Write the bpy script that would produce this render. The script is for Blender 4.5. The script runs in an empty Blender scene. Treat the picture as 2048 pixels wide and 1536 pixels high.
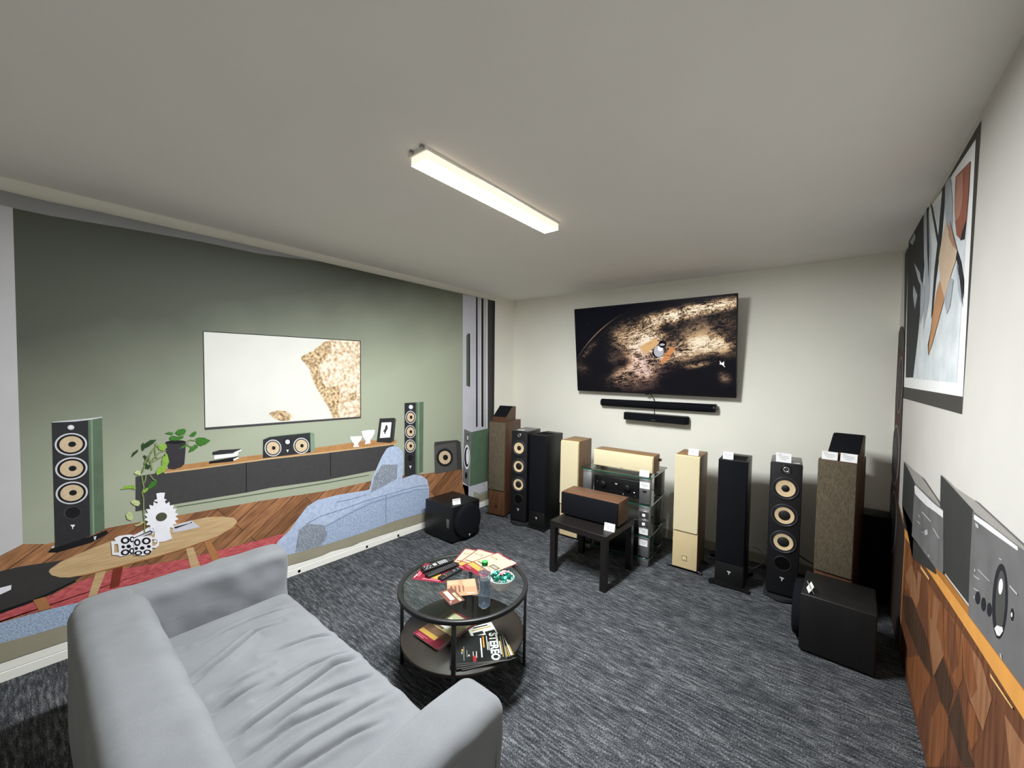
import bpy, bmesh, math, random
from math import sin, cos, pi, radians as R
from mathutils import Vector, Matrix, noise

random.seed(7)
SC = bpy.context.scene
COL = SC.collection
A, B, C, HC = 3.439, 4.2567, 0.392, 2.7076      # left wall x=-A, back wall y=B, right wall x=C, ceiling height
LAMP, LAMPS, TVE, EXPO = 455.0, 1.3, 1.0, 0.0      # lamp and screen strength, exposure
YF = -2.3                                        # wall behind the camera

# ------------------------------------------------------------------ helpers
def tag(o, label=None, cat=None, group=None, kind=None):
    if label: o['label'] = label
    if cat: o['category'] = cat
    if group: o['group'] = group
    if kind: o['kind'] = kind
    return o

def thing(name, loc, label, cat, rz=0.0, group=None):
    o = bpy.data.objects.new(name, None)
    o.empty_display_size = 0.1
    o.location = loc
    o.rotation_euler = (0, 0, rz)
    COL.objects.link(o)
    return tag(o, label, cat, group)

def copy_tree(o, parent=None):
    c = o.copy()
    COL.objects.link(c)
    if parent: c.parent = parent
    for ch in list(o.children):
        copy_tree(ch, c)
    return c

def lin(c):
    return tuple(((v/255.0)/12.92 if v/255.0 <= 0.04045 else ((v/255.0+0.055)/1.055)**2.4) for v in c)

class MB:
    """collects geometry of one mesh object, with a material slot per face"""
    def __init__(s):
        s.v = []; s.f = []; s.m = []; s.sm = []; s.mats = []
    def slot(s, m):
        if m not in s.mats: s.mats.append(m)
        return s.mats.index(m)
    def add(s, vs, fs, mat, smooth=False, M=None):
        o = len(s.v)
        if M is not None: vs = [M @ Vector(v) for v in vs]
        s.v += [tuple(v) for v in vs]
        k = s.slot(mat)
        for f in fs:
            s.f.append([i+o for i in f]); s.m.append(k); s.sm.append(smooth)
        return s
    def box(s, x0, x1, y0, y1, z0, z1, mat, M=None):
        vs = [(x0,y0,z0),(x1,y0,z0),(x1,y1,z0),(x0,y1,z0),(x0,y0,z1),(x1,y0,z1),(x1,y1,z1),(x0,y1,z1)]
        fs = [(0,3,2,1),(4,5,6,7),(0,1,5,4),(1,2,6,5),(2,3,7,6),(3,0,4,7)]
        return s.add(vs, fs, mat, False, M)
    def rbox(s, x0, x1, y0, y1, z0, z1, mat, r=0.004, seg=2, M=None, smooth=True):
        bm = bmesh.new()
        bmesh.ops.create_cube(bm, size=1)
        for v in bm.verts:
            v.co = Vector(((x0+x1)/2+v.co.x*(x1-x0), (y0+y1)/2+v.co.y*(y1-y0), (z0+z1)/2+v.co.z*(z1-z0)))
        bmesh.ops.bevel(bm, geom=bm.edges[:], offset=r, segments=seg, profile=0.5, affect='EDGES')
        s.addbm(bm, mat, smooth, M); return s
    def addbm(s, bm, mat, smooth=False, M=None):
        bm.verts.index_update()
        s.add([v.co.copy() for v in bm.verts], [[v.index for v in f.verts] for f in bm.faces], mat, smooth, M)
        bm.free()
    def prism(s, pts, d0, d1, mat, axis='y', smooth=False, M=None):
        """2-D outline extruded along an axis; for 'y' pts are (x,z), for 'x' (y,z), for 'z' (x,y)"""
        n = len(pts)
        def P(p, d):
            return (p[0], d, p[1]) if axis == 'y' else ((d, p[0], p[1]) if axis == 'x' else (p[0], p[1], d))
        vs = [P(p, d0) for p in pts]+[P(p, d1) for p in pts]
        fs = [list(range(n))[::-1], list(range(n, 2*n))]+[[i, (i+1) % n, n+(i+1) % n, n+i] for i in range(n)]
        bm = bmesh.new()
        bv = [bm.verts.new(v) for v in vs]
        for f in fs: bm.faces.new([bv[i] for i in f])
        bmesh.ops.recalc_face_normals(bm, faces=bm.faces[:])
        s.addbm(bm, mat, smooth, M); return s
    def lathe(s, prof, mat, n=32, M=None, smooth=True):
        """profile of (radius, z) turned round z"""
        vs = []; fs = []
        for r, z in prof:
            for i in range(n):
                a = 2*pi*i/n
                vs.append((r*cos(a), r*sin(a), z))
        for j in range(len(prof)-1):
            for i in range(n):
                fs.append((j*n+i, j*n+(i+1) % n, (j+1)*n+(i+1) % n, (j+1)*n+i))
        return s.add(vs, fs, mat, smooth, M)
    def tube(s, pts, r, mat, n=8, M=None):
        pts = [Vector(p) for p in pts]; vs = []; fs = []
        for i, p in enumerate(pts):
            t = (pts[min(i+1, len(pts)-1)]-pts[max(i-1, 0)]).normalized()
            u = t.cross(Vector((0, 0, 1)))
            if u.length < 1e-3: u = t.cross(Vector((0, 1, 0)))
            u.normalize(); w = t.cross(u)
            rr = r[i] if isinstance(r, (list, tuple)) else r
            for k in range(n):
                a = 2*pi*k/n
                vs.append(p+u*rr*cos(a)+w*rr*sin(a))
        for i in range(len(pts)-1):
            for k in range(n):
                fs.append((i*n+k, i*n+(k+1) % n, (i+1)*n+(k+1) % n, (i+1)*n+k))
        fs.append(list(range(n))); fs.append(list(range((len(pts)-1)*n, len(pts)*n))[::-1])
        return s.add(vs, fs, mat, True, M)
    def quad(s, pts, mat, M=None):
        return s.add(pts, [list(range(len(pts)))], mat, False, M)
    def build(s, name, parent=None, loc=None, rot=None, auto=None, fix=True):
        me = bpy.data.meshes.new(name)
        me.from_pydata(s.v, [], s.f)
        for m in s.mats: me.materials.append(m)
        me.polygons.foreach_set('material_index', s.m)
        me.polygons.foreach_set('use_smooth', s.sm)
        if fix:
            bm = bmesh.new(); bm.from_mesh(me); bmesh.ops.recalc_face_normals(bm, faces=bm.faces[:]); bm.to_mesh(me); bm.free()
        me.update()
        if auto is not None: me.set_sharp_from_angle(angle=R(auto))
        o = bpy.data.objects.new(name, me)
        COL.objects.link(o)
        if parent: o.parent = parent
        if loc: o.location = loc
        if rot: o.rotation_euler = rot
        return o

FRONT = Matrix.Rotation(R(90), 4, 'X')            # z of a lathe -> -y (out of a loudspeaker's front)
def T(x, y, z): return Matrix.Translation((x, y, z))

def spline(pts, n=8):
    """smooth curve through points"""
    pts = [Vector(p) for p in pts]; out = []
    for i in range(len(pts)-1):
        p0 = pts[max(i-1, 0)]; p1 = pts[i]; p2 = pts[i+1]; p3 = pts[min(i+2, len(pts)-1)]
        for k in range(n):
            t = k/n
            out.append(0.5*((2*p1)+(p2-p0)*t+(2*p0-5*p1+4*p2-p3)*t*t+(3*p1-p0-3*p2+p3)*t**3))
    out.append(pts[-1]); return out

_txt = {}
def text_geo(txt, size=1.0, bold=0.0, align='CENTER'):
    k = (txt, size, bold, align)
    if k not in _txt:
        cu = bpy.data.curves.new('lettering', 'FONT')
        cu.body = txt; cu.size = size; cu.align_x = align; cu.align_y = 'CENTER'; cu.offset = bold; cu.resolution_u = 3
        ob = bpy.data.objects.new('lettering', cu)
        me = bpy.data.meshes.new_from_object(ob)
        _txt[k] = ([v.co.copy() for v in me.vertices], [list(p.vertices) for p in me.polygons])
        bpy.data.objects.remove(ob); bpy.data.curves.remove(cu); bpy.data.meshes.remove(me)
    return _txt[k]

# ------------------------------------------------------------------ materials
_m = {}
def mat(name, rgb, rough=0.5, metal=0.0, var=0.06, scale=40.0, bump=0.0, bscale=None, spec=0.5, coat=0.0, stretch=(1, 1, 1), sheen=0.0, rgb2=None, detail=3.0, trans=0.0, ior=1.45):
    if name in _m: return _m[name]
    m = bpy.data.materials.new(name); m.use_nodes = True
    nt = m.node_tree; N = nt.nodes; L = nt.links
    b = N['Principled BSDF']
    tc = N.new('ShaderNodeTexCoord'); mp = N.new('ShaderNodeMapping'); mp.inputs['Scale'].default_value = stretch
    L.new(tc.outputs['Object'], mp.inputs['Vector'])
    nz = N.new('ShaderNodeTexNoise'); nz.inputs['Scale'].default_value = scale; nz.inputs['Detail'].default_value = detail
    L.new(mp.outputs['Vector'], nz.inputs['Vector'])
    cr = N.new('ShaderNodeValToRGB')
    c = lin(rgb)
    if rgb2: c2 = lin(rgb2); lo, hi = c, c2
    else:
        lo = tuple(v*(1-var) for v in c); hi = tuple(min(1, v*(1+var)) for v in c)
    cr.color_ramp.elements[0].position = 0.3; cr.color_ramp.elements[1].position = 0.7
    cr.color_ramp.elements[0].color = (*lo, 1); cr.color_ramp.elements[1].color = (*hi, 1)
    L.new(nz.outputs['Fac'], cr.inputs['Fac']); L.new(cr.outputs['Color'], b.inputs['Base Color'])
    b.inputs['Roughness'].default_value = rough; b.inputs['Metallic'].default_value = metal
    b.inputs['Specular IOR Level'].default_value = spec; b.inputs['Coat Weight'].default_value = coat
    b.inputs['Sheen Weight'].default_value = sheen
    b.inputs['Transmission Weight'].default_value = trans; b.inputs['IOR'].default_value = ior
    if bump:
        bp = N.new('ShaderNodeBump'); bp.inputs['Strength'].default_value = bump; bp.inputs['Distance'].default_value = 0.002
        n2 = N.new('ShaderNodeTexNoise'); n2.inputs['Scale'].default_value = bscale or scale; n2.inputs['Detail'].default_value = 4
        L.new(mp.outputs['Vector'], n2.inputs['Vector']); L.new(n2.outputs['Fac'], bp.inputs['Height']); L.new(bp.outputs['Normal'], b.inputs['Normal'])
    _m[name] = m; return m

def PM(rgb, var=0.05, scale=30.0, rgb2=None, stretch=(1, 1, 1), detail=3.0):
    """printed ink on the matt wallpaper"""
    return mat('print_%d_%d_%d_%s' % (*rgb, 'x' if not rgb2 else '%d_%d_%d' % rgb2)+('%d' % (scale)), rgb, 0.62, 0, var, scale, spec=0.25, rgb2=rgb2, stretch=stretch, detail=detail)

def emit(name, rgb, strength):
    if name in _m: return _m[name]
    m = bpy.data.materials.new(name); m.use_nodes = True
    nt = m.node_tree; N = nt.nodes; L = nt.links
    N.remove(N['Principled BSDF'])
    e = N.new('ShaderNodeEmission'); e.inputs['Color'].default_value = (*lin(rgb), 1); e.inputs['Strength'].default_value = strength
    L.new(e.outputs['Emission'], N['Material Output'].inputs['Surface'])
    _m[name] = m; return m

WALLC = (241, 239, 229)
M_wall = mat('wall_paint', WALLC, 0.85, 0, 0.015, 3, 0.08, 260, 0.2)
M_ceil = mat('ceiling_paint', (245, 242, 236), 0.9, 0, 0.015, 2, 0.05, 300, 0.1)
M_trunk = mat('white_trunking', (240, 239, 232), 0.35, 0, 0.01, 5)
M_black_gloss = mat('black_gloss_lacquer', (16, 16, 19), 0.38, 0, 0.1, 8)
M_black_vinyl = mat('black_ash_vinyl', (19, 19, 20), 0.45, 0, 0.25, 14, 0.15, 120, stretch=(1, 1, .12))
M_black_cloth = mat('black_grille_cloth', (17, 18, 23), 0.9, 0, 0.25, 500, 0.3, 700, 0.15)
M_leather = mat('black_leatherette', (22, 22, 25), 0.5, 0, 0.15, 300, 0.4, 500, 0.35)
M_black = mat('black_plastic', (18, 18, 19), 0.4, 0, 0.1, 60)
M_rubber = mat('black_rubber', (20, 20, 22), 0.6, 0, 0.1, 60)
M_dark = mat('dark_recess', (5, 5, 6), 0.8, 0, 0.1, 60, spec=0.1)
M_grey_ring = mat('dark_grey_ring', (46, 46, 52), 0.4, 0, 0.06, 60)
M_cone = mat('tan_flax_cone', (214, 190, 152), 0.6, 0, 0.12, 160, 0.2, 300)
M_silver = mat('silver_metal', (205, 203, 200), 0.25, 0.9, 0.03, 60)
M_chrome = mat('bright_badge', (225, 224, 222), 0.3, 0.3, 0.03, 60)
M_walnut = mat('walnut_veneer', (66, 43, 28), 0.45, 0, 0, 9, rgb2=(94, 62, 41), stretch=(9, 9, .7), detail=6)
M_walnut2 = mat('walnut_veneer_flat', (88, 60, 42), 0.45, 0, 0, 9, rgb2=(114, 80, 58), stretch=(.7, 9, 9), detail=6)
M_taupe = mat('taupe_woven_cloth', (74, 66, 53), 0.95, 0, 0, 60, 0.5, 500, 0.1, rgb2=(108, 99, 84), stretch=(5, 5, .8), detail=6)
M_oak = mat('oak_veneer_shaded', (104, 80, 56), 0.5, 0, 0, 8, rgb2=(130, 102, 74), stretch=(9, 9, .7), detail=5)  # same oak as the tops, darkened in its colour for the unlit sides
M_oakh = mat('light_oak_veneer_flat', (138, 106, 70), 0.5, 0, 0, 8, rgb2=(160, 126, 88), stretch=(.7, 9, 9), detail=5)
M_cream_cloth = mat('cream_grille_cloth', (216, 204, 170), 0.95, 0, 0.06, 300, 0.3, 600, 0.1)
M_cream = mat('cream_baffle', (226, 205, 160), 0.6, 0, 0.03, 60)
M_paper = mat('white_card', (232, 232, 233), 0.7, 0, 0.01, 20)
M_ink = mat('grey_print_ink', (120, 120, 125), 0.8, 0, 0.05, 60)
M_lack = mat('black_brown_wood', (25, 22, 21), 0.42, 0, 0.3, 10, 0.1, 60, stretch=(1, 12, 12), detail=5)
M_alu = mat('brushed_aluminium', (150, 151, 154), 0.42, 0.75, 0.05, 40, stretch=(20, 20, 1))
M_alu_dark = mat('graphite_post', (86, 86, 84), 0.45, 0.5, 0.05, 40, stretch=(20, 20, 1))  # darker grey metal of the rear posts

def glass(name, rgb, rough=0.0, ior=1.45, cloud=0.0, gain=.6, pow_=5):
    if name in _m: return _m[name]
    m = bpy.data.materials.new(name); m.use_nodes = True
    nt = m.node_tree; N = nt.nodes; L = nt.links
    N.remove(N['Principled BSDF'])
    lw_ = N.new('ShaderNodeLayerWeight'); lw_.inputs['Blend'].default_value = .5
    pw = N.new('ShaderNodeMath'); pw.operation = 'POWER'; pw.inputs[1].default_value = pow_; L.new(lw_.outputs['Facing'], pw.inputs[0])
    f0 = ((ior-1)/(ior+1))**2*gain
    fr = N.new('ShaderNodeMath'); fr.operation = 'MULTIPLY_ADD'; fr.inputs[1].default_value = 1-f0; fr.inputs[2].default_value = f0; L.new(pw.outputs[0], fr.inputs[0])
    tr = N.new('ShaderNodeBsdfTransparent'); tr.inputs['Color'].default_value = (*lin(rgb), 1)
    nz = N.new('ShaderNodeTexNoise'); nz.inputs['Scale'].default_value = 30
    gl = N.new('ShaderNodeBsdfGlossy'); gl.inputs['Roughness'].default_value = rough
    mr = N.new('ShaderNodeMapRange'); mr.inputs['To Min'].default_value = rough; mr.inputs['To Max'].default_value = rough+0.02
    L.new(nz.outputs['Fac'], mr.inputs['Value']); L.new(mr.outputs['Result'], gl.inputs['Roughness'])
    mx = N.new('ShaderNodeMixShader')
    L.new(fr.outputs[0], mx.inputs['Fac']); L.new(tr.outputs['BSDF'], mx.inputs[1]); L.new(gl.outputs['BSDF'], mx.inputs[2])
    if cloud:
        df = N.new('ShaderNodeBsdfDiffuse'); df.inputs['Color'].default_value = (*lin((196, 212, 228)), 1)
        m2 = N.new('ShaderNodeMixShader'); m2.inputs['Fac'].default_value = cloud
        L.new(mx.outputs['Shader'], m2.inputs[1]); L.new(df.outputs['BSDF'], m2.inputs[2]); mx = m2
    L.new(mx.outputs[0], N['Material Output'].inputs['Surface'])
    _m[name] = m; return m
M_glass = glass('clear_tinted_glass', (243, 247, 245))
M_glass_edge = mat('green_glass_edge', (22, 74, 62), 0.1, 0, 0.15, 20, coat=0.5)
M_pet = glass('clear_bottle_plastic', (246, 249, 252), 0.04, 1.5, .10, 1.6, 3)
M_water = glass('bottle_water', (238, 244, 250), 0.0, 1.33, .05, 1.0, 4)

def carpet():
    m = bpy.data.materials.new('striped_loop_carpet'); m.use_nodes = True
    nt = m.node_tree; N = nt.nodes; L = nt.links; b = N['Principled BSDF']
    tc = N.new('ShaderNodeTexCoord')
    def nz(scale, st, det=3, rough=0.6):
        mp = N.new('ShaderNodeMapping'); mp.inputs['Scale'].default_value = st
        L.new(tc.outputs['Object'], mp.inputs['Vector'])
        n = N.new('ShaderNodeTexNoise'); n.inputs['Scale'].default_value = scale; n.inputs['Detail'].default_value = det; n.inputs['Roughness'].default_value = rough
        L.new(mp.outputs['Vector'], n.inputs['Vector']); return n.outputs['Fac']
    def ma(op, a, b_, cl=False):
        n = N.new('ShaderNodeMath'); n.operation = op; n.use_clamp = cl
        for i, x in enumerate((a, b_)):
            if isinstance(x, (int, float)): n.inputs[i].default_value = x
            else: L.new(x, n.inputs[i])
        return n.outputs[0]
    stripes = nz(75, (.16, 1, 1), 2, .5)           # rows run along x
    loops = nz(210, (.6, 1, 1), 2, .7)
    big = nz(8, (.25, 1, 1), 2)
    v = ma('ADD', ma('ADD', ma('MULTIPLY', stripes, .36), ma('MULTIPLY', loops, .56)), ma('MULTIPLY', big, .12))
    cr = N.new('ShaderNodeValToRGB'); e = cr.color_ramp.elements
    e[0].position = .38; e[0].color = (*lin((22, 24, 28)), 1)
    e[1].position = .72; e[1].color = (*lin((152, 154, 157)), 1)
    k = cr.color_ramp.elements.new(.53); k.color = (*lin((66, 68, 72)), 1)
    L.new(v, cr.inputs['Fac']); L.new(cr.outputs['Color'], b.inputs['Base Color'])
    b.inputs['Roughness'].default_value = 1; b.inputs['Specular IOR Level'].default_value = .05
    bp = N.new('ShaderNodeBump'); bp.inputs['Strength'].default_value = .6; bp.inputs['Distance'].default_value = .006
    L.new(v, bp.inputs['Height']); L.new(bp.outputs['Normal'], b.inputs['Normal'])
    return m
M_carpet = carpet()

# ------------------------------------------------------------------ room shell
def struct(name, mb, **k): return tag(mb.build(name, **k), kind='structure')
struct('floor', MB().box(-A-.1, C+.1, YF-.1, B+.1, -.1, 0, M_carpet))
struct('ceiling', MB().box(-A-.1, C+.1, YF-.1, B+.1, HC, HC+.1, M_ceil))
struct('wall_left', MB().box(-A-.12, -A-.02, YF-.1, B+.1, 0, HC, M_wall))
struct('wall_back', MB().box(-A-.02, C, B, B+.1, 0, HC, M_wall))
struct('wall_right', MB().box(C, C+.1, YF-.1, B+.1, 0, HC, M_wall))
struct('wall_front', MB().box(-A-.02, C, YF-.1, YF, 0, HC, M_wall))
bb = MB()
bb.prism([(-A-.02, 0), (-A-.0015, 0), (-A-.0015, .05), (-A-.0035, .053), (-A-.0035, .056), (-A-.0015, .058), (-A-.003, .108), (-A-.02, .108)], YF, B, M_trunk, 'y')
sb = struct('baseboard_left', bb)
for y in (1.427, 2.046, 2.398, .55, -.2):
    MB().lathe([(0, 0.0006), (.0125, .0006), (.0125, -.004)], M_dark, 14, T(-A-.0015, y, .022) @ Matrix.Rotation(R(90), 4, 'Y')).build('cable_hole', sb)
struct('baseboard_back', MB().prism([(B, 0), (B-.016, 0), (B-.016, .09), (B-.008, .1), (B, .1)], -A-.02, C, mat('back_skirting', (188, 184, 172), .5, 0, .02, 5), 'x'))

# ------------------------------------------------------------------ ceiling lamp
lamp = thing('ceiling_light', (-1.486, 1.664, HC), 'long slim white batten lamp shining on the ceiling', 'ceiling light')
lw, ll, lh = .054, .536, .05
M_case = mat('lamp_casing', (240, 238, 230), .4, 0, .01, 10)
MB().rbox(-lw-.004, lw+.004, -ll-.006, ll+.006, -.012, 0, M_case, .002).build('housing', lamp)
d = MB()
d.add([(-lw, -ll, -lh), (lw, -ll, -lh), (lw, ll, -lh), (-lw, ll, -lh)], [(0, 3, 2, 1)], emit('lamp_bottom_glow', (247, 250, 250), LAMP))
d.add([(-lw, -ll, -lh), (lw, -ll, -lh), (lw, ll, -lh), (-lw, ll, -lh), (-lw, -ll, -.012), (lw, -ll, -.012), (lw, ll, -.012), (-lw, ll, -.012)],
      [(0, 1, 5, 4), (1, 2, 6, 5), (2, 3, 7, 6), (3, 0, 4, 7)], emit('lamp_side_glow', (255, 236, 208), LAMPS))
d.build('diffuser', lamp)
MB().rbox(-lw-.008, lw+.008, -ll-.014, -ll-.004, -.018, 0, M_case, .002).build('end_cap', lamp)
MB().rbox(-.03, -.018, -ll-.03, -ll-.012, -.012, 0, M_alu, .002).build('mounting_clip', lamp)
MB().rbox(lw-.012, lw+.004, -ll-.03, -ll-.012, -.012, 0, M_alu, .002).build('mounting_clip', lamp)
# ------------------------------------------------------------------ left wall: printed photo wallpaper
def ell(cx, cy, ax, ay, bx, by, n=28):
    return [(cx+ax*cos(2*pi*i/n)+bx*sin(2*pi*i/n), cy+ay*cos(2*pi*i/n)+by*sin(2*pi*i/n)) for i in range(n)]

class Print:
    """flat printed motif: outlines in wall metres (y, z), stacked as thin ink layers on the wallpaper"""
    def __init__(s, root, x, sgn): s.mb = MB(); s.root = root; s.x = x; s.sgn = sgn
    def p(s, pts, m, layer=1):
        s.n = getattr(s, 'n', 0)+1
        d = s.x+s.sgn*(.0006*layer+.00002*s.n) - s.root.location.x
        s.mb.quad([(d, y-s.root.location.y, z-s.root.location.z) for y, z in pts], m); return s
    def done(s, name, label=None):
        o = s.mb.build(name, s.root)
        if label: o['label'] = label
        return o

wl = thing('wall_mural', (-A-.012, 1.9, .1), 'large photo wallpaper of a green living room filling the left wall', 'wall mural')
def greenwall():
    m = bpy.data.materials.new('print_green_wall_gradient'); m.use_nodes = True
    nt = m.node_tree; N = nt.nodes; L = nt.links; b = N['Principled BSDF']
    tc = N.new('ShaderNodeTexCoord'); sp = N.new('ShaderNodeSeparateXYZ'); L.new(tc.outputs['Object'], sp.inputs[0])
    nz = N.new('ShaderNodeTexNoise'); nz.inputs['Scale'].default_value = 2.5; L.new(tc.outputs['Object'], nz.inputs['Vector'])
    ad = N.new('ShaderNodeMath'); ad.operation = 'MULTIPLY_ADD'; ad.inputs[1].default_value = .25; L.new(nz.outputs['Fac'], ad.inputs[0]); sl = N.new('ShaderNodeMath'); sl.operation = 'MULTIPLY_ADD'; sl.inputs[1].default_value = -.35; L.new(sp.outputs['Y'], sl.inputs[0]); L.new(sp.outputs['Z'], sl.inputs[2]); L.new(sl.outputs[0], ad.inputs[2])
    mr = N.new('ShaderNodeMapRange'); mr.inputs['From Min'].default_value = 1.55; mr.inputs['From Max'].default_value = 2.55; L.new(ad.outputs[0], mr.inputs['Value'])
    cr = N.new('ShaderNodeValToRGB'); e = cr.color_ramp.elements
    e[0].color = (*lin((160, 166, 147)), 1); e[1].color = (*lin((84, 88, 78)), 1)  # green darkens towards the top and towards low y
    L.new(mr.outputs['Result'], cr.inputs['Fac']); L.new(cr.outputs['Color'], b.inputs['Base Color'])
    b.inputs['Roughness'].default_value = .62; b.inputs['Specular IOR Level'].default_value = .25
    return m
def PL(): return Print(wl, -A, 1)
PLANK = -38.0
G = dict(
    green=None, greendk=PM((88, 98, 80), .05, 4), grey=PM((194, 193, 197), .04, 3), band=PM((150, 150, 152), .04, 3),
    lilac=PM((196, 195, 206), .04, 6), black=PM((46, 46, 49), .1, 40), ink=PM((24, 24, 27), .1, 40), silver=PM((205, 207, 214), .05, 60),
    tan=PM((204, 182, 152), .1, 90), panel=PM((64, 63, 64), .06, 30), wood=PM((172, 126, 80), .12, 30), white=PM((238, 238, 240), .03, 30),
    red=PM((150, 56, 62), .05, 60, rgb2=(212, 110, 112), stretch=(1, .5, 3)), olive=PM((150, 145, 126), .06, 6), sgreen=PM((90, 110, 90), .08, 10),
    sgreen2=PM((122, 144, 122), .08, 10), oak=PM((182, 152, 112), .05, 20, rgb2=(202, 174, 134), stretch=(1, .4, 6)), oakdk=PM((168, 116, 74), .08, 30), redwood=PM((120, 52, 40), .08, 30),
    blue=PM((160, 174, 202), .05, 40, rgb2=(182, 196, 220)), blue2=PM((112, 130, 164), .05, 150, rgb2=(190, 206, 228), detail=8), tweed=PM((84, 92, 106), .05, 150, rgb2=(172, 180, 192), detail=8),
    blueseam=PM((112, 128, 160), .05, 40),
    leaf=PM((58, 112, 40), .2, 60), leaf2=PM((134, 170, 70), .2, 60), leaf3=PM((186, 196, 140), .2, 60), leafdk=PM((40, 66, 34), .2, 60), vine=PM((120, 134, 84), .1, 60),
    pot=PM((52, 49, 54), .1, 20), cup=PM((232, 232, 240), .03, 30))
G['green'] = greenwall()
# plain sheet of wallpaper with the hanging wavy bottom edge
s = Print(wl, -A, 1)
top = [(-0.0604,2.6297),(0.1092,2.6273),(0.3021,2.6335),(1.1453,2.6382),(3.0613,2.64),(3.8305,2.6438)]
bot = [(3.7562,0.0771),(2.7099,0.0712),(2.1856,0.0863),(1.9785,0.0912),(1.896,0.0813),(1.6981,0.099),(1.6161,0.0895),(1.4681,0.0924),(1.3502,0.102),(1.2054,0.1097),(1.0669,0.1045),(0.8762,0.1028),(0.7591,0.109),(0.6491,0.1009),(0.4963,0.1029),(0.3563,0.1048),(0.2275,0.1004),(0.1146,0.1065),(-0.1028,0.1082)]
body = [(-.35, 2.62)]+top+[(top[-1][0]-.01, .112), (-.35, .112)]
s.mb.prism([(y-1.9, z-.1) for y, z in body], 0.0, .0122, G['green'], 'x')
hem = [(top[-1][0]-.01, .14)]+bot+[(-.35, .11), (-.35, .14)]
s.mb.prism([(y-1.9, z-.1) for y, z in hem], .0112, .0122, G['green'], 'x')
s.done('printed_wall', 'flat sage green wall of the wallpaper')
a = PL()
a.p([(-0.0604,2.6297),(0.1092,2.6273),(0.3021,2.6335),(1.1453,2.6382),(1.5971,2.6379),(1.1452,2.5926),(0.7678,2.5878),(0.4169,2.5701),(0.1081,2.55),(-0.0204,2.55),(-0.0186,1.7416),(-0.0157,0.7319),(-0.0798,0.6959),(-0.1879,0.6526),(-0.1527,2.6332)], G['grey'], 1)
a.p([(-0.1527,2.6332),(-0.0604,2.6297),(0.1092,2.6273),(0.3021,2.6335),(1.1453,2.6382),(1.5971,2.6379),(1.1452,2.5926),(0.7678,2.5878),(0.4169,2.5701),(0.1081,2.55),(-0.0204,2.55),(-0.0617,2.5518),(-0.1543,2.5455)], G['band'], 2)
a.done('printed_wall_corner', 'pale grey corner wall printed at the end of the wallpaper')
a = PL()
a.p([(3.2612,2.6357),(3.4821,2.6394),(3.5158,1.0023),(3.4818,0.0737),(3.3953,0.0706),(3.2975,0.3701)], G['lilac'], 1)
a.p([(3.4821,2.6394),(3.5083,2.6399),(3.5424,0.9996),(3.5158,1.0023)], G['ink'], 1)
a.p([(3.5083,2.6399),(3.5746,2.64),(3.6098,1.0054),(3.5424,0.9996)], G['lilac'], 1)
a.p([(3.5746,2.64),(3.6115,2.6403),(3.6474,1.0017),(3.6098,1.0054)], G['ink'], 2)
a.p([(3.563,2.6401),(3.5738,2.6399),(3.6089,1.0055),(3.598,1.0066)], G['white'], 2)
a.p([(3.6115,2.6403),(3.6727,2.6411),(3.7096,1.0019),(3.6474,1.0017)], G['grey'], 1)
a.p([(3.6699,2.6413),(3.6884,2.641),(3.7257,1.0003),(3.7068,1.0022)], G['white'], 2)
a.p([(3.6884,2.641),(3.8305,2.6438),(3.8466,1.1657),(3.8432,0.0762),(3.7562,0.0771),(3.7261,0.9809)], G['panel'], 1)
a.p([(3.7729,2.6427),(3.8305,2.6438),(3.8466,1.1657),(3.8432,0.0762),(3.814,0.0765)], G['black'], 2)
a.p([(3.3272,2.1573),(3.359,2.1899),(3.3852,2.1803),(3.3974,1.5517),(3.3841,1.5397),(3.3385,1.5585)], G['greendk'], 2)
a.p([(3.3683,2.1848),(3.3869,2.1804),(3.3993,1.5456),(3.3806,1.5458)], G['ink'], 3)
a.done('printed_door', 'white printed sliding door with black strips')
a = PL()
floor_m = PM((122, 70, 38), .05, 16, rgb2=(182, 122, 76), stretch=(1, 1, 1))
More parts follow.
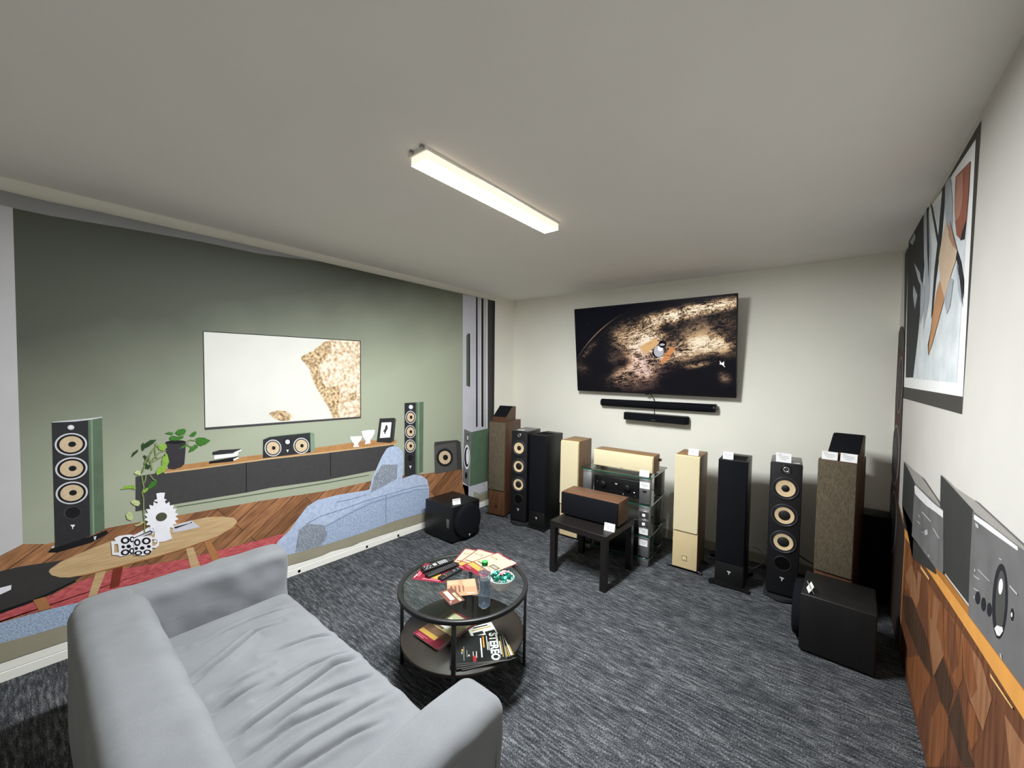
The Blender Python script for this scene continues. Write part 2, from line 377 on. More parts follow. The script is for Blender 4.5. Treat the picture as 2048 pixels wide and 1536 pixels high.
def woodfloor():
    m = bpy.data.materials.new('print_herringbone_floor'); m.use_nodes = True
    nt = m.node_tree; N = nt.nodes; L = nt.links; b = N['Principled BSDF']
    tc = N.new('ShaderNodeTexCoord'); mp = N.new('ShaderNodeMapping'); mp.vector_type = 'POINT'
    mp.inputs['Rotation'].default_value = (R(PLANK), 0, 0)
    L.new(tc.outputs['Object'], mp.inputs['Vector'])
    sep = N.new('ShaderNodeSeparateXYZ'); cmb = N.new('ShaderNodeCombineXYZ')
    L.new(mp.outputs['Vector'], sep.inputs[0]); L.new(sep.outputs['Y'], cmb.inputs['X']); L.new(sep.outputs['Z'], cmb.inputs['Y'])
    br = N.new('ShaderNodeTexBrick'); br.inputs['Scale'].default_value = 1
    br.inputs['Brick Width'].default_value = .9; br.inputs['Row Height'].default_value = .085; br.inputs['Mortar Size'].default_value = .003
    br.inputs['Color1'].default_value = (*lin((118, 80, 54)), 1); br.inputs['Color2'].default_value = (*lin((166, 118, 82)), 1); br.inputs['Mortar'].default_value = (*lin((92, 62, 44)), 1)
    L.new(cmb.outputs[0], br.inputs['Vector'])
    mp2 = N.new('ShaderNodeMapping'); mp2.inputs['Scale'].default_value = (2, 14, 1); L.new(cmb.outputs[0], mp2.inputs['Vector'])
    nz = N.new('ShaderNodeTexNoise'); nz.inputs['Scale'].default_value = 4; nz.inputs['Detail'].default_value = 5; L.new(mp2.outputs[0], nz.inputs['Vector'])
    mr = N.new('ShaderNodeMapRange'); mr.inputs['From Min'].default_value = .3; mr.inputs['From Max'].default_value = .7; mr.inputs['To Min'].default_value = .65; mr.inputs['To Max'].default_value = 1.35
    L.new(nz.outputs['Fac'], mr.inputs['Value'])
    mx = N.new('ShaderNodeMix'); mx.data_type = 'RGBA'; mx.blend_type = 'MULTIPLY'; mx.inputs['Factor'].default_value = 1
    L.new(br.outputs['Color'], mx.inputs[6]); L.new(mr.outputs['Result'], mx.inputs[7]); L.new(mx.outputs[2], b.inputs['Base Color'])
    b.inputs['Roughness'].default_value = .6; b.inputs['Specular IOR Level'].default_value = .25
    return m
a.p([(-0.1875,0.6787),(-0.093,0.6923),(-0.0154,0.7318),(0.0693,0.7038),(0.3092,0.7241),(0.5028,0.7191),(0.7359,0.7064),(1.1271,0.6902),(1.6418,0.6553),(2.0635,0.6531),(2.4487,0.637),(2.7122,0.6027),(3.2939,0.5653),(3.2975,0.3701),(3.3991,0.3178),(3.3953,0.0706),(2.7098,0.074),(1.6981,0.1013),(1.3502,0.1041),(1.067,0.1084),(0.7591,0.1126),(0.4963,0.1063),(0.2276,0.1065),(-0.1027,0.1136),(-0.1975,0.1148)], woodfloor(), 1)
a.p([(0.6368,0.774),(1.0437,0.7546),(1.6417,0.7306),(2.0632,0.7185),(2.0632,0.7113),(1.6417,0.7217),(1.0436,0.747),(0.6367,0.7672)], G['greendk'], 2)
a.done('printed_parquet_floor', 'brown herringbone parquet printed on the wallpaper')
a = PL()
a.p([(-0.1938,0.3254),(-0.0983,0.378),(0.0832,0.403),(0.1916,0.4405),(0.3383,0.4506),(0.6883,0.3958),(0.8631,0.3932),(1.1258,0.3838),(1.294,0.3808),(1.4328,0.3377),(1.2786,0.1721),(0.8765,0.1511),(0.4968,0.1496),(0.2287,0.1861),(0.0748,0.331),(-0.0989,0.3372),(-0.1936,0.3333)], G['red'], 2)
a.done('printed_rug', 'red rug printed below the wooden table')
a = PL()
a.p([(-0.1936,0.3333),(-0.0991,0.3291),(0.0026,0.3288),(0.1197,0.3221),(0.2303,0.3084),(0.3573,0.1878),(0.2285,0.1708),(0.1161,0.2053),(0.0007,0.2087),(-0.1009,0.2188),(-0.1954,0.2334)], G['blue2'], 3)
a.p([(-0.1954,0.2334),(-0.1009,0.2188),(0.0007,0.2087),(0.1161,0.2053),(0.2287,0.1861),(0.3572,0.1814),(0.3562,0.1016),(0.2276,0.1065),(0.1147,0.108),(-0.1027,0.1109),(-0.1975,0.1148)], G['olive'], 3)
a.p([(1.3481,0.1929),(1.5944,0.1769),(1.9393,0.1727),(2.3418,0.1877),(2.7174,0.1771),(3.3428,0.164),(3.7542,0.1629),(3.7561,0.0785),(2.7098,0.074),(2.1855,0.0888),(1.9785,0.0932),(1.896,0.0832),(1.6981,0.1013),(1.6161,0.0913),(1.4681,0.0946),(1.3502,0.1041),(1.067,0.1084),(1.0674,0.1903)], G['olive'], 3)
a.p([(1.2057,0.1784),(1.2602,0.3301),(1.3531,0.3971),(1.421,0.4811),(1.4895,0.5579),(1.5728,0.5921),(1.7707,0.5945),(2.0378,0.5739),(2.2492,0.5899),(2.4423,0.6069),(2.5804,0.6234),(2.6788,0.5938),(2.7635,0.5292),(2.7897,0.4208),(2.7901,0.1745),(2.7174,0.1771),(2.3418,0.1877),(1.9393,0.1727),(1.5944,0.1769),(1.3481,0.1929),(1.2057,0.1945)], G['blue'], 4)
a.p([(1.5986,0.3215),(1.8728,0.4167),(2.0751,0.4658),(2.3541,0.4701),(2.7895,0.4319),(2.7901,0.1745),(2.7174,0.1771),(2.3418,0.1877),(1.9393,0.1727),(1.5944,0.1769),(1.4327,0.1887)], G['blue2'], 5)
for q in ([(1.4813,0.4129),(1.5986,0.4451),(1.8246,0.4572),(2.075,0.4804),(2.354,0.4856),(2.6338,0.4876),(2.7752,0.4685),(2.7753,0.4629),(2.6339,0.481),(2.354,0.4794),(2.075,0.4736),(1.8247,0.4507),(1.5986,0.4389),(1.4854,0.4057)], [(1.5687,0.313),(1.6864,0.358),(1.8729,0.398),(2.0752,0.4414),(2.296,0.4478),(2.6015,0.4567),(2.7827,0.4256),(2.7828,0.42),(2.6016,0.4502),(2.296,0.4417),(2.0753,0.4345),(1.8729,0.3914),(1.6864,0.3508),(1.5729,0.3047)], [(1.7404,0.538),(1.7588,0.5335),(1.8724,0.529),(2.0432,0.5364),(2.0433,0.5316),(1.8724,0.5225),(1.7589,0.5271)], [(2.2443,0.4801),(2.2523,0.4783),(2.2521,0.2),(2.2441,0.2023)]):
    a.p(q, G['blueseam'], 6)
a.p([(1.3931,0.1981),(1.4209,0.3753),(1.4894,0.4105),(1.6333,0.3556),(1.6643,0.2568),(1.5987,0.1755)], G['tweed'], 6)
a.done('printed_sofa', 'light blue sofa printed along the foot of the wallpaper')
a = PL()
a.p([(2.0511,0.5346),(2.1024,0.6939),(2.1957,0.871),(2.2505,0.9431),(2.2805,0.957),(2.3208,0.9587),(2.3939,0.9422),(2.4397,0.8846),(2.4471,0.8064),(2.4393,0.6023),(2.2492,0.5849)], G['blue'], 7)
a.p([(2.0799,0.5426),(2.1163,0.6912),(2.2001,0.7943),(2.3812,0.7634),(2.3706,0.6211),(2.2492,0.5849)], G['tweed'], 8)
a.done('printed_chair_back', 'blue chair back printed behind the sofa')
# printed console with its wood top
a = PL()
a.p([(0.4375,1.018),(0.58,1.0204),(1.0467,1.033),(1.6414,0.9953),(2.3352,0.9802),(2.3371,0.7454),(2.063,0.75),(1.6417,0.7505),(1.2077,0.7784),(1.0454,0.7772),(0.658,0.7907),(0.4349,0.7932)], G['panel'], 2)
a.p([(1.0441,1.022),(1.0496,1.0211),(1.0484,0.7766),(1.0428,0.7778)], G['ink'], 3)
a.p([(1.6863,0.9887),(1.6926,0.9878),(1.6929,0.7736),(1.6867,0.7749)], G['ink'], 3)
a.p([(0.576,1.0212),(0.7663,1.0177),(1.2085,1.0151),(1.6414,0.9997),(2.3645,0.9845),(2.3671,1.0221),(2.0199,1.052),(1.6413,1.0481),(1.156,1.0508),(1.0128,1.0535),(0.6657,1.0536),(0.5802,1.0405)], G['wood'], 3)
a.p([(0.5759,1.0111),(0.7662,1.0071),(1.2084,1.0048),(1.6414,0.9883),(2.3646,0.9733),(2.3645,0.9845),(1.6414,1.0015),(1.2085,1.0167),(0.7663,1.0184),(0.576,1.0212)], G['oak'], 4)
a.done('printed_sideboard', 'charcoal sideboard with wood top printed on the green wall')
# printed television
a = PL()
a.p([(0.789,1.9736),(1.9718,1.9941),(1.9771,1.2752),(0.7947,1.2833)], G['ink'], 2)
a.p([(0.7948,1.295),(1.9771,1.286),(1.9771,1.2695),(0.7947,1.279)], G['panel'], 3)
sand = PM((212, 212, 206), .02, 6)
rock = PM((176, 138, 96), .1, 38, rgb2=(250, 240, 222), detail=12)
rock2 = PM((104, 72, 48), .1, 46, rgb2=(232, 206, 164), detail=12)
a.p([(0.794,1.9682),(1.9629,1.987),(1.968,1.2867),(0.7985,1.2964)], sand, 4)
a.p([(1.6446,1.9757),(1.5976,1.9337),(1.5391,1.8834),(1.4422,1.8243),(1.4383,1.8035),(1.478,1.7591),(1.5063,1.7221),(1.5308,1.6295),(1.5682,1.5567),(1.6021,1.4914),(1.6628,1.4017),(1.6983,1.3246),(1.7073,1.2906),(1.968,1.2867),(1.9629,1.987),(1.7737,1.9833)], rock, 5)
a.p([(1.6446,1.9671),(1.5976,1.9252),(1.5391,1.8749),(1.4422,1.8201),(1.4422,1.8036),(1.486,1.7552),(1.5144,1.7096),(1.5432,1.6167),(1.5809,1.535),(1.6236,1.4733),(1.6628,1.4017),(1.6983,1.3246),(1.7207,1.2918),(1.7709,1.2924),(1.7569,1.3608),(1.7568,1.4235),(1.7704,1.4946),(1.7565,1.562),(1.6934,1.5763),(1.6494,1.5595),(1.6191,1.6206),(1.5977,1.6938),(1.5892,1.758),(1.6491,1.8203),(1.7017,1.9363),(1.6839,1.9657)], rock2, 6)
a.p([(1.1991,1.3678),(1.2275,1.3817),(1.2671,1.3891),(1.3187,1.3798),(1.3602,1.3526),(1.3716,1.3272),(1.3487,1.3004),(1.2815,1.3019),(1.238,1.3254)], rock2, 5)
a.p(ell(1.8983,1.4766,0.034,-0.0012,0.0001,-0.0369), rock2, 6)
a.done('printed_television', 'printed flat television showing pale sand and rocks')
def woofer(a, c, r, cone, cap, l=4, ring='silver'):
    """rings of one printed drive unit: c = ellipse tuple"""
    def sc(k, dx=0, dy=0): return ell(c[0]+dx, c[1]+dy, c[2]*k, c[3]*k, c[4]*k, c[5]*k)
    a.p(sc(1), G[ring], l); a.p(sc(.88), G['ink'], l+1); a.p(sc(.72*cone), G['tan'], l+2); a.p(sc(cap, c[2]*.06, 0), G['ink'], l+3)
def raw(cx, cy, ax, ay, bx, by): return (cx, cy, ax, ay, bx, by)
# near printed tower
a = PL()
a.p([(0.0697,0.6547),(0.0987,0.6882),(0.2365,0.6941),(0.3058,0.7126),(0.3109,0.6893),(0.2411,0.656),(0.1066,0.6419)], G['ink'], 2)
a.p([(0.2368,1.3984),(0.2946,1.4071),(0.2964,0.7217),(0.2366,0.6971)], G['sgreen'], 3)
a.p([(0.247,1.3997),(0.2552,1.4014),(0.2542,0.7038),(0.2458,0.7003)], G['sgreen2'], 4)
a.p([(0.0975,1.396),(0.1853,1.4011),(0.2369,1.4043),(0.2946,1.4104),(0.2946,1.4047),(0.2368,1.3954),(0.1851,1.3909),(0.0975,1.3926)], G['silver'], 5)
a.p([(0.0975,1.3932),(0.2368,1.3954),(0.2366,0.6974),(0.099,0.6724)], G['black'], 3)
a.p(ell(0.1688,1.3581,0.0166,-0.0016,-0.0002,-0.0175), G['ink'], 4); a.p(ell(0.1688,1.3581,0.0135,-0.0013,-0.0002,-0.0146), G['silver'], 5); a.p(ell(0.1688,1.3596,0.0067,-0.0006,-0.0001,-0.007), G['white'], 6)
for q in (raw(0.1683,1.2597,0.0627,-0.0015,0.0021,-0.0659), raw(0.1682,1.1179,0.0627,-0.0012,0.0036,-0.0663), raw(0.1677,0.9748,0.0625,-0.0009,0.0051,-0.0668)): woofer(a, q, 1, 1, .24)
a.p(ell(0.1675,0.8583,0.0345,0,0.0038,-0.0389), G['panel'], 4); a.p(ell(0.1693,0.8578,0.0298,0,0.0033,-0.0335), G['ink'], 5)
a.p([(0.1572,0.7886),(0.1766,0.7845),(0.1725,0.7738),(0.169,0.7733),(0.1676,0.7589),(0.1642,0.7673),(0.1659,0.7739)], G['white'], 5)
a.p([(0.0856,0.6839),(0.0968,0.686),(0.0966,0.6744),(0.0854,0.6724)], G['silver'], 4); a.p([(0.2498,0.6899),(0.2623,0.6905),(0.2578,0.669),(0.2527,0.6691)], G['silver'], 4)
a.done('printed_tower_speaker', 'big printed green tower speaker beside the pale corner')
# far printed tower
a = PL()
a.p([(2.5996,1.3893),(2.7026,1.3915),(2.7031,0.6297),(2.6051,0.608)], G['sgreen'], 3)
a.p([(2.6236,1.3892),(2.6464,1.3898),(2.652,0.6196),(2.6291,0.6131)], G['sgreen2'], 4)
a.p([(2.4598,1.3897),(2.5996,1.3893),(2.6051,0.608),(2.4648,0.6234)], G['black'], 3)
a.p(ell(2.5379,1.3439,0.0277,-0.0016,0.0002,-0.0231), G['silver'], 4); a.p(ell(2.5378,1.3439,0.0126,-0.0007,0.0001,-0.0105), G['white'], 5)
for q in (raw(2.5353,1.2363,0.0655,-0.005,0.0007,-0.0684), raw(2.5344,1.0842,0.0655,-0.0069,0.0007,-0.0686), raw(2.5347,0.9337,0.0656,-0.0088,0.0007,-0.0688)): woofer(a, q, 1, 1, .26)
a.p(ell(2.5354,0.806,0.0341,-0.0054,0.0004,-0.034), G['ink'], 4)
a.p([(2.5196,0.7261),(2.5538,0.7212),(2.5438,0.7091),(2.5389,0.6914),(2.5311,0.7113)], G['white'], 4)
a.done('printed_tower_speaker', 'slim printed tower speaker right of the printed sideboard')
# printed subwoofer
a = PL()
a.p([(3.1775,0.8947),(3.197,0.9172),(3.2555,0.8849),(3.2835,0.5526),(3.2032,0.5575)], G['panel'], 3)
a.p([(2.8535,0.8939),(2.8614,0.9344),(3.197,0.9172),(3.1831,0.891)], G['panel'], 3)
a.p([(2.8535,0.8939),(3.1815,0.8924),(3.2047,0.5596),(2.8664,0.5718)], PM((84, 83, 82), .06, 30), 4)
woofer(a, raw(3.0113,0.7368,0.1275,-0.02,0.0016,-0.107), 1, 1, .3, 5, 'black')
a.done('printed_subwoofer', 'square printed subwoofer with one tan cone')
# printed bookshelf loudspeaker on its stand
a = PL()
a.p([(3.4035,0.3107),(3.7355,0.3174),(3.7382,0.196),(3.589,0.1895),(3.4043,0.2733)], G['lilac'], 4)
a.p([(3.7035,0.3142),(3.7356,0.3141),(3.7382,0.196),(3.7062,0.1933)], G['white'], 5)
a.p([(3.4307,0.9851),(3.7389,1.001),(3.7412,0.3162),(3.412,0.3175)], G['sgreen'], 5)
a.p([(3.516,0.9898),(3.5694,0.9905),(3.57,0.3193),(3.5165,0.3178)], PM((84, 112, 88), .08, 10), 6)
a.p([(3.3093,1.0354),(3.5936,1.0418),(3.7389,1.001),(3.4307,0.9851)], G['lilac'], 5)
a.p([(3.3093,1.0354),(3.4307,0.9851),(3.4043,0.3179),(3.2961,0.4008)], PM((112, 114, 112), .06, 20), 6)
a.p(ell(3.369,0.9238,0.0237,-0.0028,0.0009,-0.049), G['panel'], 7); a.p(ell(3.3689,0.9238,0.0135,-0.0016,0.0006,-0.0306), G['silver'], 8)
a.p(ell(3.362,0.688,0.0506,-0.0079,0.0028,-0.1505), G['white'], 7); a.p(ell(3.3602,0.6883,0.0422,-0.0066,0.0023,-0.1228), G['ink'], 8); a.p(ell(3.37,0.6929,0.0254,-0.0039,0.0019,-0.0984), G['cup'], 9); a.p(ell(3.3507,0.4645,0.0202,-0.0039,0.0008,-0.0431), G['ink'], 8)
a.done('printed_bookshelf_speaker', 'green printed loudspeaker cut off at the right end of the wallpaper')
# printed centre loudspeaker
a = PL()
a.p([(1.5143,1.1846),(1.5474,1.1725),(1.5558,1.0221),(1.5184,1.0151)], G['sgreen2'], 5)
a.p([(1.16,1.1665),(1.2055,1.1875),(1.5143,1.1888),(1.5474,1.1725),(1.5143,1.1829),(1.2055,1.1812)], G['sgreen2'], 6)
a.p([(1.16,1.1665),(1.2055,1.1835),(1.5143,1.1846),(1.5184,1.0151),(1.1577,1.0216)], G['black'], 5)
for q in (raw(1.2296,1.092,0.0602,-0.0083,-0.0002,-0.0669), raw(1.4433,1.0815,0.0628,-0.0084,-0.0001,-0.0671)): woofer(a, q, 1, 1.06, .22, 6)
a.p(ell(1.3361,1.1276,0.0321,-0.004,-0.0001,-0.0245), G['ink'], 6); a.p(ell(1.3359,1.1276,0.0181,-0.0023,-0,-0.0188), G['silver'], 7)
a.p([(1.3248,1.0638),(1.3459,1.0633),(1.3406,1.0538),(1.3368,1.04),(1.3323,1.0537)], G['white'], 6)
a.done('printed_centre_speaker', 'long printed loudspeaker lying on the printed sideboard')
# printed books, bowls, frame
a = PL()
a.p([(0.8149,1.0367),(0.8208,1.0536),(0.9622,1.0595),(0.9988,1.0613),(0.9987,1.0444),(0.962,1.0305)], G['ink'], 6); a.p([(0.8473,1.0915),(0.9623,1.0889),(0.9961,1.0948),(0.9928,1.0698),(0.9622,1.0632),(0.8471,1.0638)], G['white'], 7)
a.p([(0.8396,1.1175),(0.8789,1.1253),(1.0148,1.1158),(0.9624,1.0926),(0.8829,1.0956),(0.8394,1.0978)], G['black'], 8); a.p([(0.9624,1.0949),(1.0147,1.1121),(1.0147,1.1),(0.9812,1.0898)], G['white'], 9); a.p([(0.9621,1.0465),(0.9969,1.0582),(0.9981,1.046),(0.9651,1.0326)], G['white'], 7)
a.done('printed_books', 'three books stacked on the printed sideboard')
for q in ([(1.8689,1.1098),(1.9875,1.101),(1.9791,1.0689),(1.9541,1.0437),(1.9461,1.0306),(1.9593,1.003),(1.8999,1.0077),(1.9096,1.0353),(1.8924,1.0561),(1.8753,1.0814)], [(1.9807,1.148),(2.0504,1.1513),(2.1211,1.1451),(2.1138,1.106),(2.0902,1.07),(2.0708,1.0554),(2.0751,1.0206),(2.017,1.0185),(2.025,1.0538),(1.9993,1.0854)]):
    a = PL(); a.p(q, G['white'], 6); a.done('printed_bowl')
a = PL()
a.p([(2.1406,1.0249),(2.1791,1.0497),(2.3135,1.0058),(2.2974,0.9977)], G['ink'], 5)
a.p([(2.1723,1.2518),(2.3359,1.2455),(2.3135,1.0058),(2.1406,1.0249)], G['black'], 6); a.p([(2.3359,1.2455),(2.3565,1.2322),(2.3344,1.0057),(2.3135,1.0058)], G['panel'], 6)
a.p([(2.1934,1.2107),(2.305,1.2041),(2.2889,1.0536),(2.1736,1.0602)], G['white'], 7)
a.p([(2.2448,1.1863),(2.259,1.1701),(2.262,1.1448),(2.243,1.1168),(2.2287,1.0835),(2.2229,1.1139),(2.2089,1.1228),(2.2283,1.1432),(2.2337,1.1675)], G['panel'], 8)
a.done('printed_picture_frame', 'black printed frame with a bird on white')
# printed potted plant
a = PL()
a.p([(0.5832,1.2172),(0.5972,1.2255),(0.6383,1.2238),(0.6751,1.2176),(0.6897,1.2089),(0.6864,1.1353),(0.6801,1.057),(0.6629,1.0394),(0.6261,1.0305),(0.598,1.039),(0.5884,1.0994)], G['pot'], 6)
a.p(ell(0.6364,1.2139,0.0519,-0.0042,0.0002,-0.0122), G['ink'], 7)
def leaf(cx, cy, L_, W_, ang, m, l=9):
    pass
LEAVES = ([(0.5826,1.279),(0.6029,1.2868),(0.6259,1.2777),(0.618,1.265),(0.5977,1.2723)], [(0.6336,1.2751),(0.6495,1.2972),(0.6812,1.3009),(0.6917,1.2861),(0.6835,1.2629),(0.6569,1.2556)], [(0.6025,1.245),(0.6154,1.2603),(0.649,1.2497),(0.6781,1.2532),(0.6753,1.2364),(0.6383,1.2238),(0.6125,1.227)], [(0.7076,1.2499),(0.7241,1.2689),(0.7434,1.2773),(0.7488,1.2627),(0.7376,1.243),(0.7238,1.2411)],
          [(0.7429,1.225),(0.7596,1.2317),(0.7906,1.2264),(0.8277,1.2006),(0.8016,1.1789),(0.7703,1.1689),(0.7482,1.1928)], [(0.7039,1.1327),(0.715,1.1693),(0.7371,1.1855),(0.7592,1.1774),(0.7507,1.1575),(0.7312,1.1427)], [(0.6535,1.1674),(0.6802,1.1878),(0.7045,1.2019),(0.6962,1.1822),(0.6747,1.1679)], [(0.4697,1.1864),(0.4819,1.2236),(0.5084,1.243),(0.54,1.2424),(0.5251,1.2213),(0.5007,1.2016)],
          [(0.4194,1.1426),(0.4277,1.1732),(0.451,1.1923),(0.4485,1.1734),(0.4321,1.1566)], [(0.474,1.147),(0.4835,1.1488),(0.4974,1.1141),(0.4996,1.0974),(0.4855,1.1128)], [(0.4677,1.219),(0.4773,1.2339),(0.4791,1.1851),(0.4719,1.1764),(0.4675,1.1964)], [(0.5684,1.116),(0.5839,1.1537),(0.5938,1.1321),(0.6009,1.0839),(0.5854,1.0496),(0.5654,1.0665),(0.5632,1.0902)],
          [(0.5329,1.0325),(0.5505,1.0624),(0.5755,1.0714),(0.5878,1.0391),(0.5725,1.0218),(0.54,1.008)], [(0.4308,1.0417),(0.4449,1.0584),(0.4611,1.049),(0.4585,1.0236),(0.4423,1.0299)], [(0.3678,0.9514),(0.389,0.9689),(0.4254,0.9675),(0.4368,0.9539),(0.4365,0.9346),(0.416,0.9472)], [(0.4956,0.9445),(0.5128,0.9705),(0.5348,0.9759),(0.5395,0.9617),(0.527,0.9345),(0.5002,0.9239)],
          [(0.4691,0.9145),(0.4811,0.9313),(0.4979,0.9375),(0.4953,0.9184),(0.476,0.9031)], [(0.4151,0.869),(0.4289,0.8721),(0.452,0.86),(0.4564,0.8395),(0.4469,0.8257),(0.4285,0.8368),(0.4149,0.8562)], [(0.3904,0.7827),(0.4006,0.8023),(0.4165,0.7917),(0.423,0.761),(0.4159,0.7405),(0.3955,0.7558)], [(0.427,0.7067),(0.4456,0.7093),(0.4693,0.7221),(0.474,0.7142),(0.4549,0.7001),(0.4362,0.6991)], [(0.5444,1.1957),(0.5619,1.2133),(0.5869,1.2067),(0.5917,1.1827),(0.5714,1.1655),(0.5516,1.1749)], [(0.4829,1.1002),(0.5066,1.0734),(0.5016,1.0546),(0.4826,1.0645)])
for i, q in enumerate(LEAVES):
    a.p(q, G[('leaf', 'leaf', 'leaf', 'leaf', 'leaf', 'leaf', 'leaf', 'leafdk', 'leafdk', 'leafdk', 'leafdk', 'leaf2', 'leaf2', 'leaf3', 'leaf2', 'leaf', 'leaf2', 'leaf3', 'leaf3', 'leaf3', 'leaf2', 'leafdk')[i]], 9)
def stroke(pts, w, m, l):
    for (y0, z0), (y1, z1) in zip(pts, pts[1:]):
        d = Vector((y1-y0, z1-z0)); nn = Vector((-d.y, d.x)).normalized()*w
        a.p([(y0+nn.x, z0+nn.y), (y0-nn.x, z0-nn.y), (y1-nn.x, z1-nn.y), (y1+nn.x, z1+nn.y)], m, l)
for q in ([(0.4655,1.0223),(0.472,0.9626),(0.4764,0.9389),(0.4666,0.9085),(0.4733,0.8711),(0.4724,0.7866),(0.4763,0.707),(0.4729,0.6129)], [(0.4868,1.0182),(0.4816,0.9801),(0.472,0.9626)], [(0.506,1.0145),(0.5202,0.9854),(0.5347,0.9726)], [(0.5818,1.2007),(0.5371,1.2),(0.5148,1.167),(0.5024,1.1296),(0.5115,1.0791),(0.516,1.0455)], [(0.5865,1.1667),(0.5514,1.1551),(0.5265,1.1259),(0.5067,1.0799)], [(0.5812,1.134),(0.5436,1.1133),(0.5141,1.095)], [(0.5373,1.2197),(0.5319,1.1744),(0.5363,1.1243),(0.551,1.1121)], [(0.6884,1.2073),(0.71,1.2185),(0.7456,1.2107)], [(0.6909,1.1932),(0.7124,1.1731),(0.7342,1.1737)], [(0.5022,1.1133),(0.4828,1.084),(0.4681,1.038)], [(0.5172,1.1601),(0.4977,1.1402),(0.4781,1.0913)]):
    stroke(q, .0035, G['vine'], 8)
a.done('printed_potted_plant', 'trailing plant in a dark pot printed on the sideboard end')
# printed round low tables
a = PL()
a.p([(-0.1885,0.6213),(-0.0944,0.6099),(-0.0276,0.6106),(0.0424,0.6014),(0.1198,0.5903),(0.1737,0.5796),(0.2295,0.5534),(0.2224,0.4799),(0.1522,0.4387),(0.0575,0.4027),(-0.0311,0.3911),(-0.0982,0.3835),(-0.1928,0.3779)], PM((58, 56, 56), .06, 30), 3)
a.p([(-0.1926,0.391),(-0.0979,0.3971),(0.0038,0.4064),(0.0761,0.4236),(0.172,0.4545),(0.1758,0.444),(0.0759,0.4091),(0.0036,0.3923),(-0.0982,0.3808),(-0.1929,0.3753)], G['ink'], 4)
a.p([(-0.1121,0.5206),(-0.0578,0.5212),(-0.0599,0.4957),(-0.0965,0.4839),(-0.1127,0.4855)], G['cup'], 4)
a.p([(0.0144,0.4045),(0.0575,0.4055),(0.0784,0.3293),(0.0347,0.3323)], G['oakdk'], 4)
a.done('printed_side_table', 'black low table printed at the near end of the wallpaper')
a = PL()
a.p([(0.7831,0.4838),(0.8186,0.4871),(0.8718,0.3495),(0.8805,0.2982),(0.8416,0.2942)], G['oakdk'], 4); a.p([(0.6832,0.4691),(0.7229,0.4698),(0.7553,0.3422),(0.7662,0.2864),(0.7158,0.288)], G['oak'], 4)
a.p([(0.2551,0.4641),(0.3003,0.4621),(0.2597,0.3325),(0.2224,0.3302)], G['oak'], 4); a.p([(0.3297,0.4602),(0.374,0.4625),(0.3547,0.3424),(0.313,0.3409)], G['redwood'], 4)
a.p([(0.0732,0.5437),(0.0781,0.5563),(0.1159,0.5829),(0.2181,0.6151),(0.3232,0.6398),(0.5021,0.6565),(0.7189,0.6564),(0.8051,0.6555),(0.8949,0.6344),(0.9595,0.609),(0.9846,0.5793),(0.9781,0.5585),(0.9591,0.5376),(0.8639,0.4997),(0.689,0.4742),(0.5295,0.4645),(0.3385,0.4663),(0.2162,0.4686),(0.1527,0.4787),(0.1146,0.4939),(0.0831,0.5195)], G['oak'], 5)
a.p([(0.1145,0.491),(0.2161,0.4656),(0.3385,0.4632),(0.5294,0.4611),(0.6889,0.4707),(0.8638,0.496),(0.9591,0.5339),(0.9846,0.5718),(0.9813,0.5576),(0.9591,0.5376),(0.8639,0.4997),(0.689,0.4777),(0.5295,0.4695),(0.3386,0.4711),(0.2162,0.4732),(0.1528,0.4816)], G['oakdk'], 6)
a.done('printed_coffee_table', 'oval oak coffee table printed above the red rug')
a = PL()
a.p([(0.6147,0.6465),(0.6541,0.6522),(0.7156,0.6573),(0.763,0.5965),(0.6857,0.5977),(0.6143,0.6022)], G['lilac'], 7); a.p([(0.6225,0.6374),(0.7078,0.6416),(0.7161,0.6501),(0.7188,0.6406),(0.6276,0.6256)], G['ink'], 8)
a.done('printed_magazine', 'open white magazine printed right of the white vase')
a = PL()
a.p([(0.4147,0.6378),(0.4968,0.6753),(0.5314,0.6544),(0.5164,0.6224),(0.4777,0.6179),(0.419,0.6171)], G['cup'], 7); a.p([(0.4238,0.6285),(0.5021,0.6533),(0.5166,0.6389),(0.5091,0.6246),(0.4306,0.6166)], G['panel'], 8); a.p([(0.4354,0.6281),(0.502,0.6434),(0.5092,0.6345),(0.4423,0.6194)], G['lilac'], 9)
a.done('printed_magazine', 'striped magazine printed left of the white vase')
a = PL()
sun = []
for i in range(40):
    t = 2*pi*i/40
    sun.append((t, 1.0 if i % 2 == 0 else .8))
cs = raw(0.56,0.726,0.0862,-0.0033,0.0136,-0.1161)
a.p([(0.5317,0.6777),(0.5866,0.6616),(0.599,0.6171),(0.6114,0.5641),(0.5754,0.5566),(0.5207,0.5657),(0.5238,0.6267)], G['cup'], 10)
a.p([(cs[0]+r*(cs[2]*cos(t)+cs[4]*sin(t)), cs[1]+r*(cs[3]*cos(t)+cs[5]*sin(t))) for t, r in sun], G['cup'], 11)
a.p(ell(0.558,0.7262,0.0274,0.0044,0.0063,-0.0289), PM((76, 78, 62), .1, 30), 12)
a.p([(0.5339,0.8883),(0.5537,0.8888),(0.5774,0.8834),(0.5722,0.8443),(0.5657,0.8391),(0.568,0.8251),(0.5829,0.7979),(0.5281,0.8084),(0.5431,0.8312),(0.5408,0.8451),(0.5372,0.8526)], G['cup'], 11); a.p(ell(0.5539,0.8386,0.031,-0.0046,0.0004,-0.0101), G['cup'], 12)
a.done('printed_vase', 'white sun shaped vase printed on the oval table')
